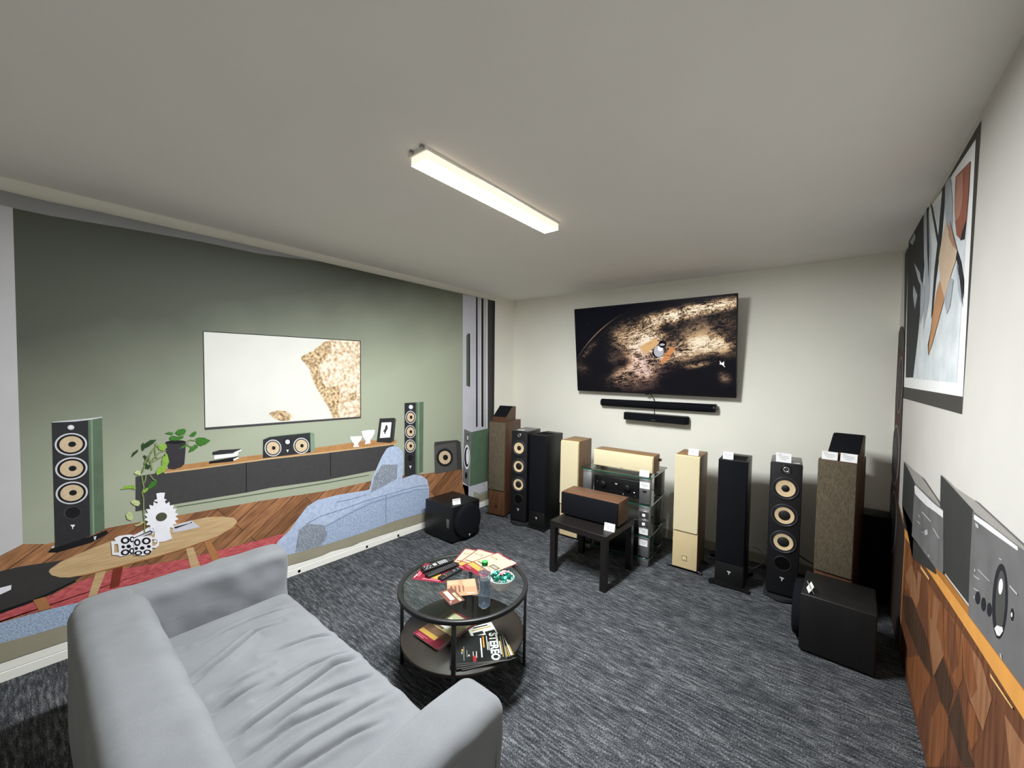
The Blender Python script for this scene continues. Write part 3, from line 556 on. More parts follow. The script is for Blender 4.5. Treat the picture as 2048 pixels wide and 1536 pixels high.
for k, (body, hand, dots) in enumerate((([(0.3365,0.6531),(0.3586,0.6619),(0.408,0.656),(0.4228,0.645),(0.4215,0.529),(0.3838,0.5261),(0.357,0.5324),(0.3534,0.6034)], [(0.3232,0.6354),(0.3582,0.6335),(0.358,0.6146),(0.336,0.6155),(0.3353,0.5622),(0.3573,0.5577),(0.3571,0.5388),(0.3265,0.5527)], (raw(0.3851,0.6249,0.02,-0.0015,0.0025,-0.0228), raw(0.4168,0.621,0.0115,-0.0037,-0.0002,-0.0193), raw(0.3755,0.5865,0.008,-0.0027,-0.0001,-0.0095), raw(0.4003,0.5814,0.0102,-0.0034,-0.0001,-0.0115), raw(0.3842,0.5484,0.02,-0.0019,0.0021,-0.0196), raw(0.4137,0.5478,0.0114,-0.0039,-0.0002,-0.0193))),
                                    ([(0.4238,0.6253),(0.4541,0.6287),(0.509,0.613),(0.5105,0.5245),(0.5029,0.5005),(0.4669,0.5),(0.4248,0.5165)], [(0.5089,0.6048),(0.5334,0.6004),(0.5455,0.5797),(0.5427,0.5404),(0.5277,0.5287),(0.5082,0.5369),(0.5083,0.5485),(0.5254,0.5462),(0.5341,0.5566),(0.5356,0.5762),(0.5283,0.5866),(0.5087,0.5916)], (raw(0.4397,0.5942,0.0151,-0.0049,-0.0003,-0.0227), raw(0.4823,0.5902,0.0214,-0.0038,0.0015,-0.0234), raw(0.4346,0.5569,0.0079,-0.0027,-0.0001,-0.0097), raw(0.4627,0.5506,0.0109,-0.0037,-0.0001,-0.0111), raw(0.4938,0.5501,0.0096,-0.0032,-0.0001,-0.0099), raw(0.4437,0.5245,0.0186,-0.0037,0.0009,-0.0146), raw(0.4863,0.5163,0.0191,-0.0038,0.001,-0.0155))))):
    a = PL(); a.p(body, G['cup'], 13+3*k); a.p(hand, G['cup'], 13+3*k)
    for j, q in enumerate(dots):
        a.p(ell(*q), G['ink'], 14+3*k)
    for q in dots[:2]+dots[-2:]:
        c = q; a.p(ell(c[0], c[1], c[2]*.5, c[3]*.5, c[4]*.55, c[5]*.55), G['cup'], 15+3*k)
    a.done('printed_mug', ('printed black and white mug with its handle on the left', 'printed black and white mug with its handle on the right')[k])
# ------------------------------------------------------------------ right wall: printed photo wallpaper
wr = thing('wall_mural', (C, 2.0, .02), 'off white photo wallpaper of amplifiers and a sideboard covering the right wall', 'wall mural')
def PR(): return Print(wr, C-.004, -1)
s = Print(wr, C, -1)
s.mb.box(-.004, -.0002, YF-2.0, B-2.0-.002, -.012, HC-.025, PM((198, 195, 190), .02, 4))
s.done('printed_wall', 'plain off white wall of the wallpaper')
G.update(frame=PM((60, 58, 55), .06, 20), mat=PM((236, 237, 238), .02, 20), navy=PM((36, 37, 42), .08, 20), pale=PM((196, 203, 208), .04, 8, rgb2=(222, 228, 232)), mist=PM((168, 174, 182), .08, 8),
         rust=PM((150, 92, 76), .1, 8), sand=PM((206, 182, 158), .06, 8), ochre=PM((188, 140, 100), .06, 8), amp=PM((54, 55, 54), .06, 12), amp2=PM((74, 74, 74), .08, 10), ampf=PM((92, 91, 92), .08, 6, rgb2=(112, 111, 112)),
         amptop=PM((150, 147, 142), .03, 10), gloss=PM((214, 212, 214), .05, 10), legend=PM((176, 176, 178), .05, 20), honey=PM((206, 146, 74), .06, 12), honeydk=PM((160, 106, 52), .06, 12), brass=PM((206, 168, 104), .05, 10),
         w1=PM((82, 50, 34), .1, 6, rgb2=(116, 74, 50), stretch=(1, 6, .6)), w2=PM((56, 40, 30), .1, 6, rgb2=(78, 56, 42), stretch=(1, 6, .6)), w3=PM((124, 84, 58), .1, 6, rgb2=(156, 112, 80), stretch=(1, 6, .6)), w4=PM((104, 62, 36), .1, 6, rgb2=(142, 90, 56), stretch=(1, 6, .6)),
         maroon=PM((62, 34, 30), .1, 20), dkmar=PM((56, 47, 44), .08, 20), ring=PM((128, 118, 118), .06, 20))
def Q(y0, z0, y1, z1): return [(y0, z0), (y1, z0), (y1, z1), (y0, z1)]
# framed abstract
a = PR()
a.p([(2.235, 1.593), (2.2, 2.672), (2.75, 2.672), (4.1, 2.672), (4.17, 2.665), (3.86, 1.592)], G['frame'], 1)
a.p([(2.2612,2.6318),(2.2351,1.6601),(3.8381,1.6711),(3.9731,2.7174)], G['mat'], 2)
a.p([(2.3157,2.5737),(2.3396,1.7117),(3.79,1.737),(3.9527,2.7259),(3.3698,2.6718),(2.7856,2.6192),(2.5502,2.6068)], G['pale'], 3)
a.p([(3.9758,2.7252),(3.3853,2.7237),(3.2818,2.4306),(3.2513,2.3808),(3.2975,2.1596),(3.3551,1.9601),(3.4484,1.7363),(3.7665,1.737),(3.8901,2.2799)], G['navy'], 4)
a.p([(3.9167,2.6883),(3.8264,2.6846),(3.7039,2.6936),(3.6474,2.6423),(3.7647,2.6279)], G['mist'], 5)
a.p([(3.6564,2.4869),(3.3953,2.3681),(3.2953,2.2607),(3.4365,2.3313)], G['mist'], 5); a.p([(3.6268,2.3359),(3.4441,2.2416),(3.5126,2.1657),(3.6256,2.2714)], G['mist'], 5); a.p([(3.3445,2.3135),(3.1951,2.2428),(3.1883,2.1159),(3.295,2.043)], G['mist'], 5)
a.p([(3.3672,2.7178),(3.2587,2.7221),(3.1676,2.6094),(3.0578,2.4173),(3.0372,2.1485),(3.1698,2.0019),(3.2347,2.3771)], G['mist'], 4)
a.p([(3.2701,2.709),(3.2221,2.6987),(3.1175,2.4323),(3.0836,2.2632),(3.1797,2.4479)], G['navy'], 5)
a.p([(2.839,2.6577),(2.7725,2.652),(2.7649,2.579),(2.79,2.4216),(2.8768,2.2233),(2.9119,2.0787),(2.9508,2.0325),(2.9301,2.2842),(2.8817,2.4226)], G['navy'], 6)
a.p([(3.1667,2.7075),(3.0987,2.6628),(2.9557,2.5187),(2.8704,2.4244),(2.8889,2.4047),(3.0108,2.5352)], G['navy'], 5)
a.p([(2.7751,2.6624),(2.672,2.6547),(2.5926,2.5192),(2.5735,2.361),(2.717,2.4704),(2.7766,2.583)], G['mist'], 5)
a.p([(2.5599,2.6106),(2.3157,2.5737),(2.3127,2.4603),(2.3249,2.3494),(2.4048,2.2977),(2.4789,2.3345),(2.537,2.4361),(2.5532,2.5055)], G['rust'], 5)
a.p([(2.5311,2.5993),(2.4194,2.5755),(2.4,2.4524),(2.4281,2.4015),(2.5196,2.3989),(2.534,2.4989)], PM((176, 128, 110), .08, 10), 6)
a.p([(2.3249,2.3494),(2.3393,2.2799),(2.4039,2.2935),(2.379,2.3225)], G['navy'], 6)
a.p([(2.7059,2.467),(2.6024,2.3647),(2.4458,2.2637),(2.4624,2.2265),(2.5562,2.1723),(2.6529,2.0893),(2.7669,2.2021),(2.8326,2.3243),(2.7835,2.396)], G['sand'], 6)
a.p([(2.6206,2.4406),(2.5347,2.3501),(2.4458,2.2637),(2.5431,2.3096),(2.6344,2.378)], PM((170, 132, 112), .08, 10), 7)
a.p([(2.7786,2.2043),(2.6453,2.0994),(2.7504,2.0094),(2.8881,1.8994),(2.9792,1.8479),(2.9682,1.9047),(2.9084,2.0655),(2.8469,2.1561)], G['ochre'], 6)
a.p([(2.9654,1.8473),(2.996,1.9065),(2.9167,2.0031),(2.8801,2.0993),(2.936,1.9796),(2.9682,1.9047)], G['navy'], 7)
a.p([(2.4458,2.2637),(2.366,2.1942),(2.3103,2.114),(2.3003,2.035),(2.3452,2.101),(2.4137,2.1949),(2.465,2.2374)], G['navy'], 6)
a.p([(2.4535,2.2244),(2.366,2.1247),(2.3158,2.0374),(2.3014,2.0061),(2.3897,2.0891)], G['mist'], 7)
a.p([(2.6529,2.0893),(2.5585,1.9873),(2.585,2.0169),(2.5253,2.0438),(2.4873,2.1481),(2.5562,2.1723)], G['mist'], 5)
a.done('printed_picture_frame', 'dark framed abstract picture printed on the right wallpaper')
# tower with dark cones
a = PR()
a.p([(4.3066,1.9659),(3.8882,1.9411),(3.8385,1.4057),(3.8098,0.8625),(4.0423,0.8048),(4.3079,0.739),(4.2268,0.9402),(4.2332,1.4085)], G['maroon'], 6)
a.p([(4.3079,0.739),(3.8098,0.8625),(3.4677,0.788),(3.4516,0.7738),(3.4362,0.0403),(3.5828,-0.0289),(4.0026,-0.0835),(4.3072,-0.0485),(4.2381,0.1991),(4.2773,0.5705)], G['dkmar'], 6)
for q in ((4.0289,1.6827,-0.1488,0.0008,0.0005,-0.212), (4.0888,1.1571,-0.2244,0.033,-0.0291,-0.2248), (4.0394,0.6627,-0.2199,0.0619,-0.0296,-0.2279)):
    a.p(ell(*q), G['ring'], 7); a.p(ell(q[0], q[1], q[2]*.78, q[3]*.78, q[4]*.93, q[5]*.93), G['navy'], 8); a.p(ell(q[0], q[1], q[2]*.5, q[3]*.5, q[4]*.6, q[5]*.6), G['panel'], 9)
a.p([(4.305,1.9619),(4.2879,2.0699),(4.1909,2.1185),(4.0539,2.1156),(3.9561,2.0593),(3.8869,1.9375)], G['frame'], 6)
a.done('printed_tower_speaker', 'reddish printed tower speaker at the far end of the right wallpaper')
# sideboard
a = PR()
a.p([(3.4151,0.744),(2.4852,0.8361),(1.8789,0.8877),(1.514,0.913),(1.2765,0.9297),(1.2471,0.7242),(2.1024,-0.0433),(2.5562,-0.0534),(3.4297,-0.0369),(3.5615,-0.0175),(3.4456,0.0643)], G['w1'], 2)
for q, k in (([(3.4138,0.7287),(3.2503,0.7517),(3.0393,0.6555),(2.9281,0.5118),(3.3469,0.4567),(3.4352,0.3397)], 'w4'), ([(3.4133,0.2221),(3.2843,0.2849),(2.9583,0.307),(2.4958,0.3974),(2.1793,0.4349),(1.9579,0.4224),(2.487,0.0016),(3.2811,0.0474),(3.4362,0.0403)], 'w1'),
             ([(3.2843,0.2849),(2.9266,0.5072),(2.5745,0.5135),(2.479,0.4167),(2.8112,0.3345)], 'w2'), ([(3.0636,0.73),(2.6924,0.7557),(2.5773,0.5236),(2.9266,0.5072)], 'w1'), ([(2.6924,0.7557),(2.3572,0.7987),(2.2946,0.623),(2.4608,0.43),(2.5745,0.5135)], 'w4'),
             ([(2.4439,0.4468),(2.3069,0.5997),(2.1195,0.5802),(2.1833,0.4516),(2.3093,0.4281)], 'w2'), ([(2.3383,0.7969),(2.0505,0.8402),(2.0172,0.6897),(2.0695,0.6175),(2.2937,0.6194)], 'w4'), ([(2.0494,0.8354),(1.8201,0.8569),(1.7168,0.8146),(1.7746,0.6775),(1.9213,0.6812),(2.0124,0.7279)], 'w3'),
             ([(2.1801,0.4382),(2.0565,0.6221),(1.9089,0.6226),(1.9161,0.5166),(1.8314,0.523),(1.9579,0.4224)], 'w2'), ([(2.0565,0.6221),(1.9478,0.6639),(1.7743,0.6761),(1.8642,0.5476),(1.9223,0.5457)], 'w1'), ([(1.7743,0.6761),(1.7089,0.8197),(1.5986,0.838),(1.5421,0.7219),(1.6877,0.5441),(1.8639,0.5462)], 'w1'), ([(1.6142,0.8407),(1.5041,0.8536),(1.3596,0.8716),(1.3932,0.7523),(1.5421,0.7219)], 'w3'), ([(3.3531,0.5318),(3.1483,0.6703),(2.9736,0.6542),(2.9047,0.536),(3.0931,0.5063)], 'w3'), ([(3.4069,0.3841),(3.0923,0.5038),(2.9281,0.5118),(3.2843,0.2849)], 'w2'), ([(2.6082,0.6326),(2.4178,0.6586),(2.2937,0.6194),(2.4439,0.4468),(2.5286,0.5152)], 'w3'), ([(2.2691,0.8027),(2.152,0.8166),(2.0761,0.7086),(2.1601,0.6216),(2.2528,0.6665)], 'w1'), ([(2.036,0.8351),(1.9265,0.8454),(1.8526,0.7581),(1.9058,0.6913),(1.9992,0.7269)], 'w4'), ([(1.9364,0.6679),(1.8476,0.6811),(1.8149,0.6248),(1.8743,0.5416),(1.9255,0.5603)], 'w4'), ([(2.4533,0.2446),(2.3164,0.4193),(2.1653,0.4446),(2.1829,0.3145),(2.2869,0.1608),(2.487,0.0016)], 'w4'), ([(3.212,0.0866),(2.8098,0.3301),(2.4969,0.4013),(2.6363,0.2148),(2.7479,0.0402)], 'w4'), ([(2.9608,0.7134),(2.8466,0.7314),(2.8628,0.5946),(2.9281,0.5118)], 'w3'), ([(2.5304,0.7653),(2.4106,0.783),(2.4539,0.6402),(2.5422,0.6458)], 'w3')):
    a.p(q, G[k], 3)
a.p([(3.4454,0.7566),(3.3934,0.7603),(3.4006,0.0691),(3.4351,0.0376),(3.4574,0.058)], G['oakdk'], 4)
a.p([(3.8258,0.8691),(3.4544,0.7993),(2.5335,0.8736),(1.9751,0.9318),(1.5248,0.9777),(1.2857,0.9939),(1.2763,0.9278),(1.5139,0.9121),(1.8786,0.8862),(2.4849,0.8351),(3.414,0.7412),(3.5977,0.7692),(3.8316,0.85)], G['honey'], 5)
a.p([(2.5314,0.902),(2.426,0.9187),(1.9506,0.9604),(1.5275,0.9937),(1.2884,1.0124),(1.2862,0.9976),(1.5246,0.9765),(1.9747,0.9303),(2.5177,0.879)], G['honeydk'], 6)
a.p([(2.8619,0.7721),(2.6308,0.7975),(2.6391,0.7846),(2.8602,0.7572)], G['brass'], 6); a.p([(1.7334,0.8791),(1.5515,0.8978),(1.5573,0.8913),(1.7317,0.8699)], G['brass'], 6)
a.done('printed_sideboard', 'printed sideboard with wooden diamond pattern doors')
# amplifiers
def amp(side, front, topf, lid, glare, dots, knobs, name):
    a = PR()
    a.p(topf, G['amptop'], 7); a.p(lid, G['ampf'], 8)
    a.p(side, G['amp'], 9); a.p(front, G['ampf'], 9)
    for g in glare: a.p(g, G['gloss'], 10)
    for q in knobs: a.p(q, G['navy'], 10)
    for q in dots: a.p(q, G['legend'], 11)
    a.done('printed_amplifier', name)
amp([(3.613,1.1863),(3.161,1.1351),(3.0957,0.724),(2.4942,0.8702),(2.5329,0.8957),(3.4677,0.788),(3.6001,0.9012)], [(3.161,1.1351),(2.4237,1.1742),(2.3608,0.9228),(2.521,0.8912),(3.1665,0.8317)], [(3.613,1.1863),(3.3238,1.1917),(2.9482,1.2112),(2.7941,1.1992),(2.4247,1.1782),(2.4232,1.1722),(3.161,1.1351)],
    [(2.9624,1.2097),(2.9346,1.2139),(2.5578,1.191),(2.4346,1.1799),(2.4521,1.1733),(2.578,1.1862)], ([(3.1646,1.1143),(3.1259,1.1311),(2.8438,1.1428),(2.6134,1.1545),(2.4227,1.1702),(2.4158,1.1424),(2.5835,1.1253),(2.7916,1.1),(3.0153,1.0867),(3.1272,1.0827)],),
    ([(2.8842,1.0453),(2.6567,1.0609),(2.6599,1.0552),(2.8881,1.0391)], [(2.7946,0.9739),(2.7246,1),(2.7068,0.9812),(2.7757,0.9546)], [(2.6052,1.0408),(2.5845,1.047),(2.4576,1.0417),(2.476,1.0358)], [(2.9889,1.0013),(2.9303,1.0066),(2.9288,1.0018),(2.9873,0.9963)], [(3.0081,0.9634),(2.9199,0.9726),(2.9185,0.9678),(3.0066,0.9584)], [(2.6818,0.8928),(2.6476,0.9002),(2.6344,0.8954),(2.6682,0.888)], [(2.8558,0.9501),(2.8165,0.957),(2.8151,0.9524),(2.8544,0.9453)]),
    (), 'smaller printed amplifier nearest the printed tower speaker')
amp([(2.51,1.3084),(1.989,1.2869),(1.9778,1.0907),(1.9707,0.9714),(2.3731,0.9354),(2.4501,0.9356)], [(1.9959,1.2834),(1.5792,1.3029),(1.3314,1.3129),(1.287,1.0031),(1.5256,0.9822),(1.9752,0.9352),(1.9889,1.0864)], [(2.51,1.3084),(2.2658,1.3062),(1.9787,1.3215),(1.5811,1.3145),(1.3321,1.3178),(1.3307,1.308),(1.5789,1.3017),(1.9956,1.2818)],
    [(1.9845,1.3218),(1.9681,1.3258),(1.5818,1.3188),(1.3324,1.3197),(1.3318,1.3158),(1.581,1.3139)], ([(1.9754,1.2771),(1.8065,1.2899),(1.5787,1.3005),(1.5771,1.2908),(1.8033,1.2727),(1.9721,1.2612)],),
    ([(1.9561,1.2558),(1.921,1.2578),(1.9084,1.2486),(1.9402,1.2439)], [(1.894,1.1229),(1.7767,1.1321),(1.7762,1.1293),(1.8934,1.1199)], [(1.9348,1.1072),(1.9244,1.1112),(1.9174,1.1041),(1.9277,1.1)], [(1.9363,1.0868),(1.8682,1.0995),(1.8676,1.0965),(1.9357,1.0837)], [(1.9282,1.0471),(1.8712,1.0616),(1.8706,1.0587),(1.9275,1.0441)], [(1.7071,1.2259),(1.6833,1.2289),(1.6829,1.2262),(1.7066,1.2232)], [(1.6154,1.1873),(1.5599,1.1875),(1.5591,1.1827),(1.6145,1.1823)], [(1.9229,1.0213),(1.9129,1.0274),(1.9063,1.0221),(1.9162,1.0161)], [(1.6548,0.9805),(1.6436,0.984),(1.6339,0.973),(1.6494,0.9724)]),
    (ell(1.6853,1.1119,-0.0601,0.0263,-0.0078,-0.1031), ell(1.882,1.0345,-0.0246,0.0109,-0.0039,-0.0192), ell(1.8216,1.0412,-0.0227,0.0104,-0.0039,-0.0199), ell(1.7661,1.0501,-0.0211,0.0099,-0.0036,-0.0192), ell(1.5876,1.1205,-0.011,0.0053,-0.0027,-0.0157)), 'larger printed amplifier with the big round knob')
a = PR()
a.p(ell(1.6762,1.1159,-0.0371,0.0162,-0.0063,-0.0837), G['amp2'], 11); a.p(ell(1.6784,1.1555,-0.0171,0.0068,0.0004,-0.0225), G['gloss'], 12); a.p([(1.7077,1.0229),(1.69,1.0404),(1.645,1.0574),(1.6397,1.0492),(1.6625,1.0236),(1.6852,1.0145)], G['gloss'], 12); a.p(ell(1.586,1.12,-0.0058,0.0028,-0.001,-0.006), G['gloss'], 12)
a.done('printed_volume_knob')
# ------------------------------------------------------------------ loudspeakers (front faces -y, base centre of the front at the origin)
def woofer_part(root, x, z, r, y=0.0, plug=False):
    w = MB(); M = T(x, y, z) @ FRONT
    w.lathe([(r, 0), (r, .004), (r*.97, .007), (r*.86, .006), (r*.84, .002)], M_grey_ring, 40, M)
    o = w.build('woofer', root)
    MB().lathe([(r*.84, .003), (r*.80, .008), (r*.76, .008), (r*.725, .0055), (r*.71, .005)], M_rubber, 40, M).build('surround', o)
    k = .30 if plug else .44
    MB().lathe([(r*.715, .0054), (r*.5, .0022), (r*k*.9, .0006), (.0004, .0005)], M_cone, 40, M).build('cone', o)
    MB().lathe([(r*k, .001), (r*k*.97, .003), (r*k*.7, .0065), (r*k*.35, .009), (.0004, .010)], M_rubber, 28, M).build('dust_cap', o)
    return o
def mark(root, x, z, s, y):
    """small stylised arrow badge"""
    b = MB()
    b.prism([(x-s*.5, z+s*.55), (x+s*.5, z+s*.42), (x+s*.5, z+s*.2), (x+s*.12, z+s*.15), (x+s*.22, z-s*.1), (x+s*.02, z-s*.6), (x-s*.16, z-s*.32), (x-s*.02, z-s*.12), (x-s*.12, z+s*.12), (x-s*.42, z+s*.25)], y, y-.0015, M_chrome, 'y')
    return b.build('badge', root)

def aria(loc, rz, label):
    t = thing('tower_speaker', loc, label, 'speaker', rz, 'pair of black tower speakers with tan cones')
    W, D, z0, z1 = .205, .335, .05, 1.068
    c = MB().rbox(-W/2, W/2, .004, D, z0, z1, M_black_gloss, .012, 3)
    c.build('cabinet', t)
    MB().rbox(-W/2+.002, W/2-.002, 0, .02, z0+.002, z1-.004, M_leather, .004, 2).build('baffle', t)
    MB().rbox(-W/2+.004, W/2-.004, .02, D-.004, z1-.004, z1+.0012, mat('satin_grey_lid', (92, 92, 92), .3, 0, .05, 20), .002, 2).build('top_panel', t)
    tw = MB().lathe([(.036, 0), (.035, .003), (.03, .002), (.022, -.004)], M_black, 32, T(0, 0, 1.02) @ FRONT).build('tweeter', t)
    MB().lathe([(.022, -.003), (.0195, .0035), (.016, .003), (.010, -.003), (.004, -.001), (.0004, .001)], M_silver, 28, T(0, 0, 1.02) @ FRONT).build('dome', tw)
    woofer_part(t, 0, .876, .088, 0, True); woofer_part(t, 0, .668, .088); woofer_part(t, 0, .462, .088)
    bp = MB(); bp.lathe([(.060, 0), (.058, .003), (.054, .0025), (.050, .0008)], M_rubber, 32, T(0, 0, .292) @ FRONT); bp.lathe([(.0502, .0008), (.0004, .0006)], M_dark, 32, T(0, 0, .292) @ FRONT)
    bp.build('bass_port', t)
    mark(t, 0, .172, .028, -.001)
    MB().rbox(-W/2+.012, W/2-.012, .02, D-.02, .034, .05, M_black, .003).build('plinth', t)
    out = [(-.118, .30), (-.118, .05)]+[(-.118+.236*i/10, .045-.07*sin(pi*i/10)-.012) for i in range(11)]+[(.118, .05), (.118, .30), (.09, .36), (-.09, .36)]
    MB().prism(out, .012, .034, mat('base_plate_grey', (44, 44, 46), .45, 0, .06, 30), 'z').build('base_plate', t)
    for x in (-.1, .1):
        for y in (.03, .29):
            MB().lathe([(.0004, 0), (.014, 0), (.014, .012), (.0004, .012)], M_black, 14, T(x, y, 0)).build('foot', t)
    return t

def blacktower(loc, rz, label, F=.145):
    t = thing('tower_speaker', loc, label, 'speaker', rz, 'pair of black grille tower speakers')
    W, D, z0, z1 = .21, .36, .03, 1.045
    MB().rbox(-W/2, W/2, .012, D, z0, z1, M_black_vinyl, .004, 2).build('cabinet', t)
    MB().rbox(-W/2+.003, W/2-.003, 0, .014, .205, z1-.002, M_black_cloth, .004, 2).build('grille', t)
    MB().rbox(-W/2+.003, W/2-.003, .006, .014, z0, .203, M_black, .003, 2).build('baffle', t)
    mark(t, 0, .125, .027, .005)
    g = MB()
    g.box(-W/2+.016, W/2-.016, .045, D-.11, z1-.001, z1+.0008, M_dark)
    for x0, x1, y0, y1 in ((-W/2+.01, -W/2+.017, .035, D-.1), (W/2-.017, W/2-.01, .035, D-.1), (-W/2+.01, W/2-.01, .035, .043), (-W/2+.01, W/2-.01, D-.108, D-.1)):
        g.box(x0, x1, y0, y1, z1-.001, z1+.003, M_black_vinyl)
    g.build('top_panel', t)
    MB().prism([(-F, -.012), (-.1, -.006), (.1, -.006), (F, -.012), (F, .02), (.11, .06), (.11, D-.06), (F, D), (F, D+.02), (-F, D+.02), (-F, D), (-.11, D-.06), (-.11, .06), (-F, .02)], .008, .03, M_black, 'z').build('base_plate', t)
    for x in (-F+.014, F-.014):
        for y in (.003, D+.005):
            MB().lathe([(.0004, 0), (.011, 0), (.011, .008), (.0004, .008)], M_black, 12, T(x, y, 0)).build('foot', t)
    return t

def square_badge(t, x, z, s, y, plate, line):
    b = MB().box(x-s/2, x+s/2, y-.0012, y+.001, z-s/2, z+s/2, line)
    if plate: b.box(x-s/2+.004, x+s/2-.004, y-.0018, y, z-s/2+.004, z+s/2-.004, plate)
    b.box(x-s*.2, x+s*.2, y-.0022, y, z-s*.28, z-s*.2, line)
    return b.build('badge', t)

def outriggers(t, W, D, y0=.012):
    for sx in (-1, 1):
        for y in (y0+.015, D-.03):
            f = MB().tube(spline([(sx*(W/2-.03), y, .018), (sx*(W/2+.012), y-.004, .016), (sx*(W/2+.034), y-.008, .010)], 4), [.009]*9, M_black, 8)
            f.lathe([(.0004, 0), (.012, 0), (.012, .014), (.0004, .016)], M_black, 12, T(sx*(W/2+.034), y-.008, 0))
            f.build('foot', t)

def cream(loc, rz, label):
    t = thing('tower_speaker', loc, label, 'speaker', rz, 'pair of cream tower speakers')
    W, D, z0, z1 = .205, .31, .022, 1.025
    MB().rbox(-W/2, W/2, .012, D, z0, z1, M_oak, .003, 2).build('cabinet', t)
    MB().rbox(-W/2+.001, W/2-.001, .02, D-.002, z1-.002, z1+.001, M_oakh, .001, 1).build('top_panel', t)
    MB().rbox(-W/2, W/2, .004, .0125, z0, z1, M_cream, .003, 2).build('baffle', t)
    g = MB()
    pts = []
    for cx, cz, a0 in ((W/2-.014, 1.018-.012, 0), (-W/2+.014, 1.018-.012, 90), (-W/2+.014, .355+.012, 180), (W/2-.014, .355+.012, 270)):
        for k in range(5): pts.append((cx+.012*cos(R(a0+22.5*k)), cz+.012*sin(R(a0+22.5*k))))
    g.prism(pts, -.008, .004, M_cream_cloth, 'y')
    g.build('grille', t)
    square_badge(t, 0, .112, .042, .003, M_cream, mat('badge_brown', (92, 80, 62), .4, 0, .05, 30))
    outriggers(t, W, D)
    MB().box(-W/2+.01, W/2-.01, .02, D-.01, .012, .023, M_black).build('plinth', t)
    return t

def walnut(loc, rz, label):
    t = thing('tower_speaker', loc, label, 'speaker', rz, 'pair of walnut tower speakers with woven grilles')
    W, D, z0, z1 = .222, .41, .018, 1.135
    MB().rbox(-W/2, W/2, .010, D, z0, z1, M_walnut, .004, 2).build('cabinet', t)
    MB().rbox(-W/2+.004, W/2-.004, .006, .0115, z0, .318, M_walnut, .003, 2).build('baffle', t)
    MB().rbox(-W/2+.002, W/2-.002, -.008, .010, .318, z1-.006, M_taupe, .005, 2).build('grille', t)
    square_badge(t, 0, .118, .04, .0055, None, mat('badge_dark_brown', (58, 30, 20), .4, 0, .05, 30))
    outriggers(t, W, D)
    return t

def front_of(fl, fr, d=0.0):
    """base point and angle from the two front corners"""
    a = Vector(fl); b = Vector(fr); m = (a+b)/2; an = math.atan2(b.y-a.y, b.x-a.x)
    return (m.x, m.y, 0), an

p, an = front_of((-3.199, 3.495), (-2.985, 3.545))
walnut(p, R(12), 'walnut tower speaker with brown woven grille in the far corner by the green wall')
s_ = walnut((.045, 3.615, 0), R(-9), 'walnut tower speaker with brown woven grille behind the black subwoofer at the right wall')
aria((-2.728, 3.485, 0), R(9), 'black three cone tower speaker next to the corner walnut speaker')
aria((-.253, 3.63, 0), R(4), 'black three cone tower speaker next to the walnut speaker at the right wall')
blacktower((-2.492, 3.505, 0), R(1), 'black tower speaker with closed grille between the open tan cones and a cream tower', .113)
blacktower((-.605, 3.565, 0), R(3), 'black tower speaker with closed grille standing right of the cream tower beside the glass rack')
cream((-2.108, 3.545, 0), R(3), 'cream tower speaker half hidden behind the low black side table')
cream((-.967, 3.625, 0), R(2), 'cream tower speaker in full view right of the glass rack')

def wedge(loc, rz, label, m, M_side):
    t = thing('height_speaker', loc, label, 'speaker', rz, 'sloping speakers on the walnut towers')
    W, D, h0, h1 = .175, .28, .055, .165
    MB().prism([(0, 0), (D, 0), (D, h1), (D*.62, h1), (.012, h0), (0, h0-.006)], -W/2, W/2, M_side, 'x').build('cabinet', t)
    th = math.atan2(h1-h0, D*.62-.012); L_ = math.hypot(h1-h0, D*.62-.012)
    MB().rbox(-W/2+.003, W/2-.003, 0, L_+.012, -.004, .007, m, .004, 2, T(0, .010, h0) @ Matrix.Rotation(th, 4, 'X')).build('grille', t)
    MB().rbox(-W/2+.003, W/2-.003, D*.62, D-.01, h1-.002, h1+.003, m, .002, 2).build('top_panel', t)
    return t
wedge((-3.11, 3.575, 1.135), R(14), 'small walnut wedge speaker on the walnut tower in the far corner', M_black_cloth, M_walnut)
wedge((.075, 3.665, 1.135), R(-9), 'small dark wedge speaker with black slope on the right walnut tower', M_black_cloth, M_walnut)

# ------------------------------------------------------------------ subwoofers
def subwoofer(loc, rz, label, D):
    t = thing('subwoofer', loc, label, 'subwoofer', rz, 'black cube subwoofers')
    W, H = .385, .372
    MB().rbox(-W/2, W/2, 0, D, .014, H, M_black_gloss if D > .4 else M_black_vinyl, .008, 3).build('cabinet', t)
    M = T(0, 0, .195) @ FRONT
    MB().lathe([(.176, 0), (.176, .028), (.168, .042), (.15, .046), (.08, .050), (.0004, .051)], M_black_cloth, 56, M).build('round_grille', t)
    mark(t, 0, .055, .024, -.047)
    if D > .4:
        MB().lathe([(.02, 0), (.02, .003), (.0004, .004)], M_black, 20, T(0, .06, H)).build('control_dial', t)
        MB().rbox(-W/2-.001, -W/2+.002, .05, .09, .15, .24, mat('grey_sticker', (92, 92, 90), .4, 0, .05, 30), .001).build('sticker', t)
    for x in (-W/2+.04, W/2-.04):
        for y in (.04, D-.04):
            MB().lathe([(.0004, 0), (.018, 0), (.018, .016), (.0004, .016)], M_black, 14, T(x, y, 0)).build('foot', t)
    return t
subwoofer((-2.893, 2.837, 0), R(90), 'glossy black subwoofer with round grille by the printed sofa', .425)
subwoofer((-.105, 3.232, 0), R(-92), 'black subwoofer turned to its left in front of the right walnut tower', .36)
t = thing('corner_speaker', (.252, 4.062, 0), 'tall plain black speaker box in the dark corner behind the right walnut tower', 'speaker')
MB().rbox(-.13, .13, 0, .18, .02, .685, M_black_vinyl, .005, 2).build('cabinet', t)
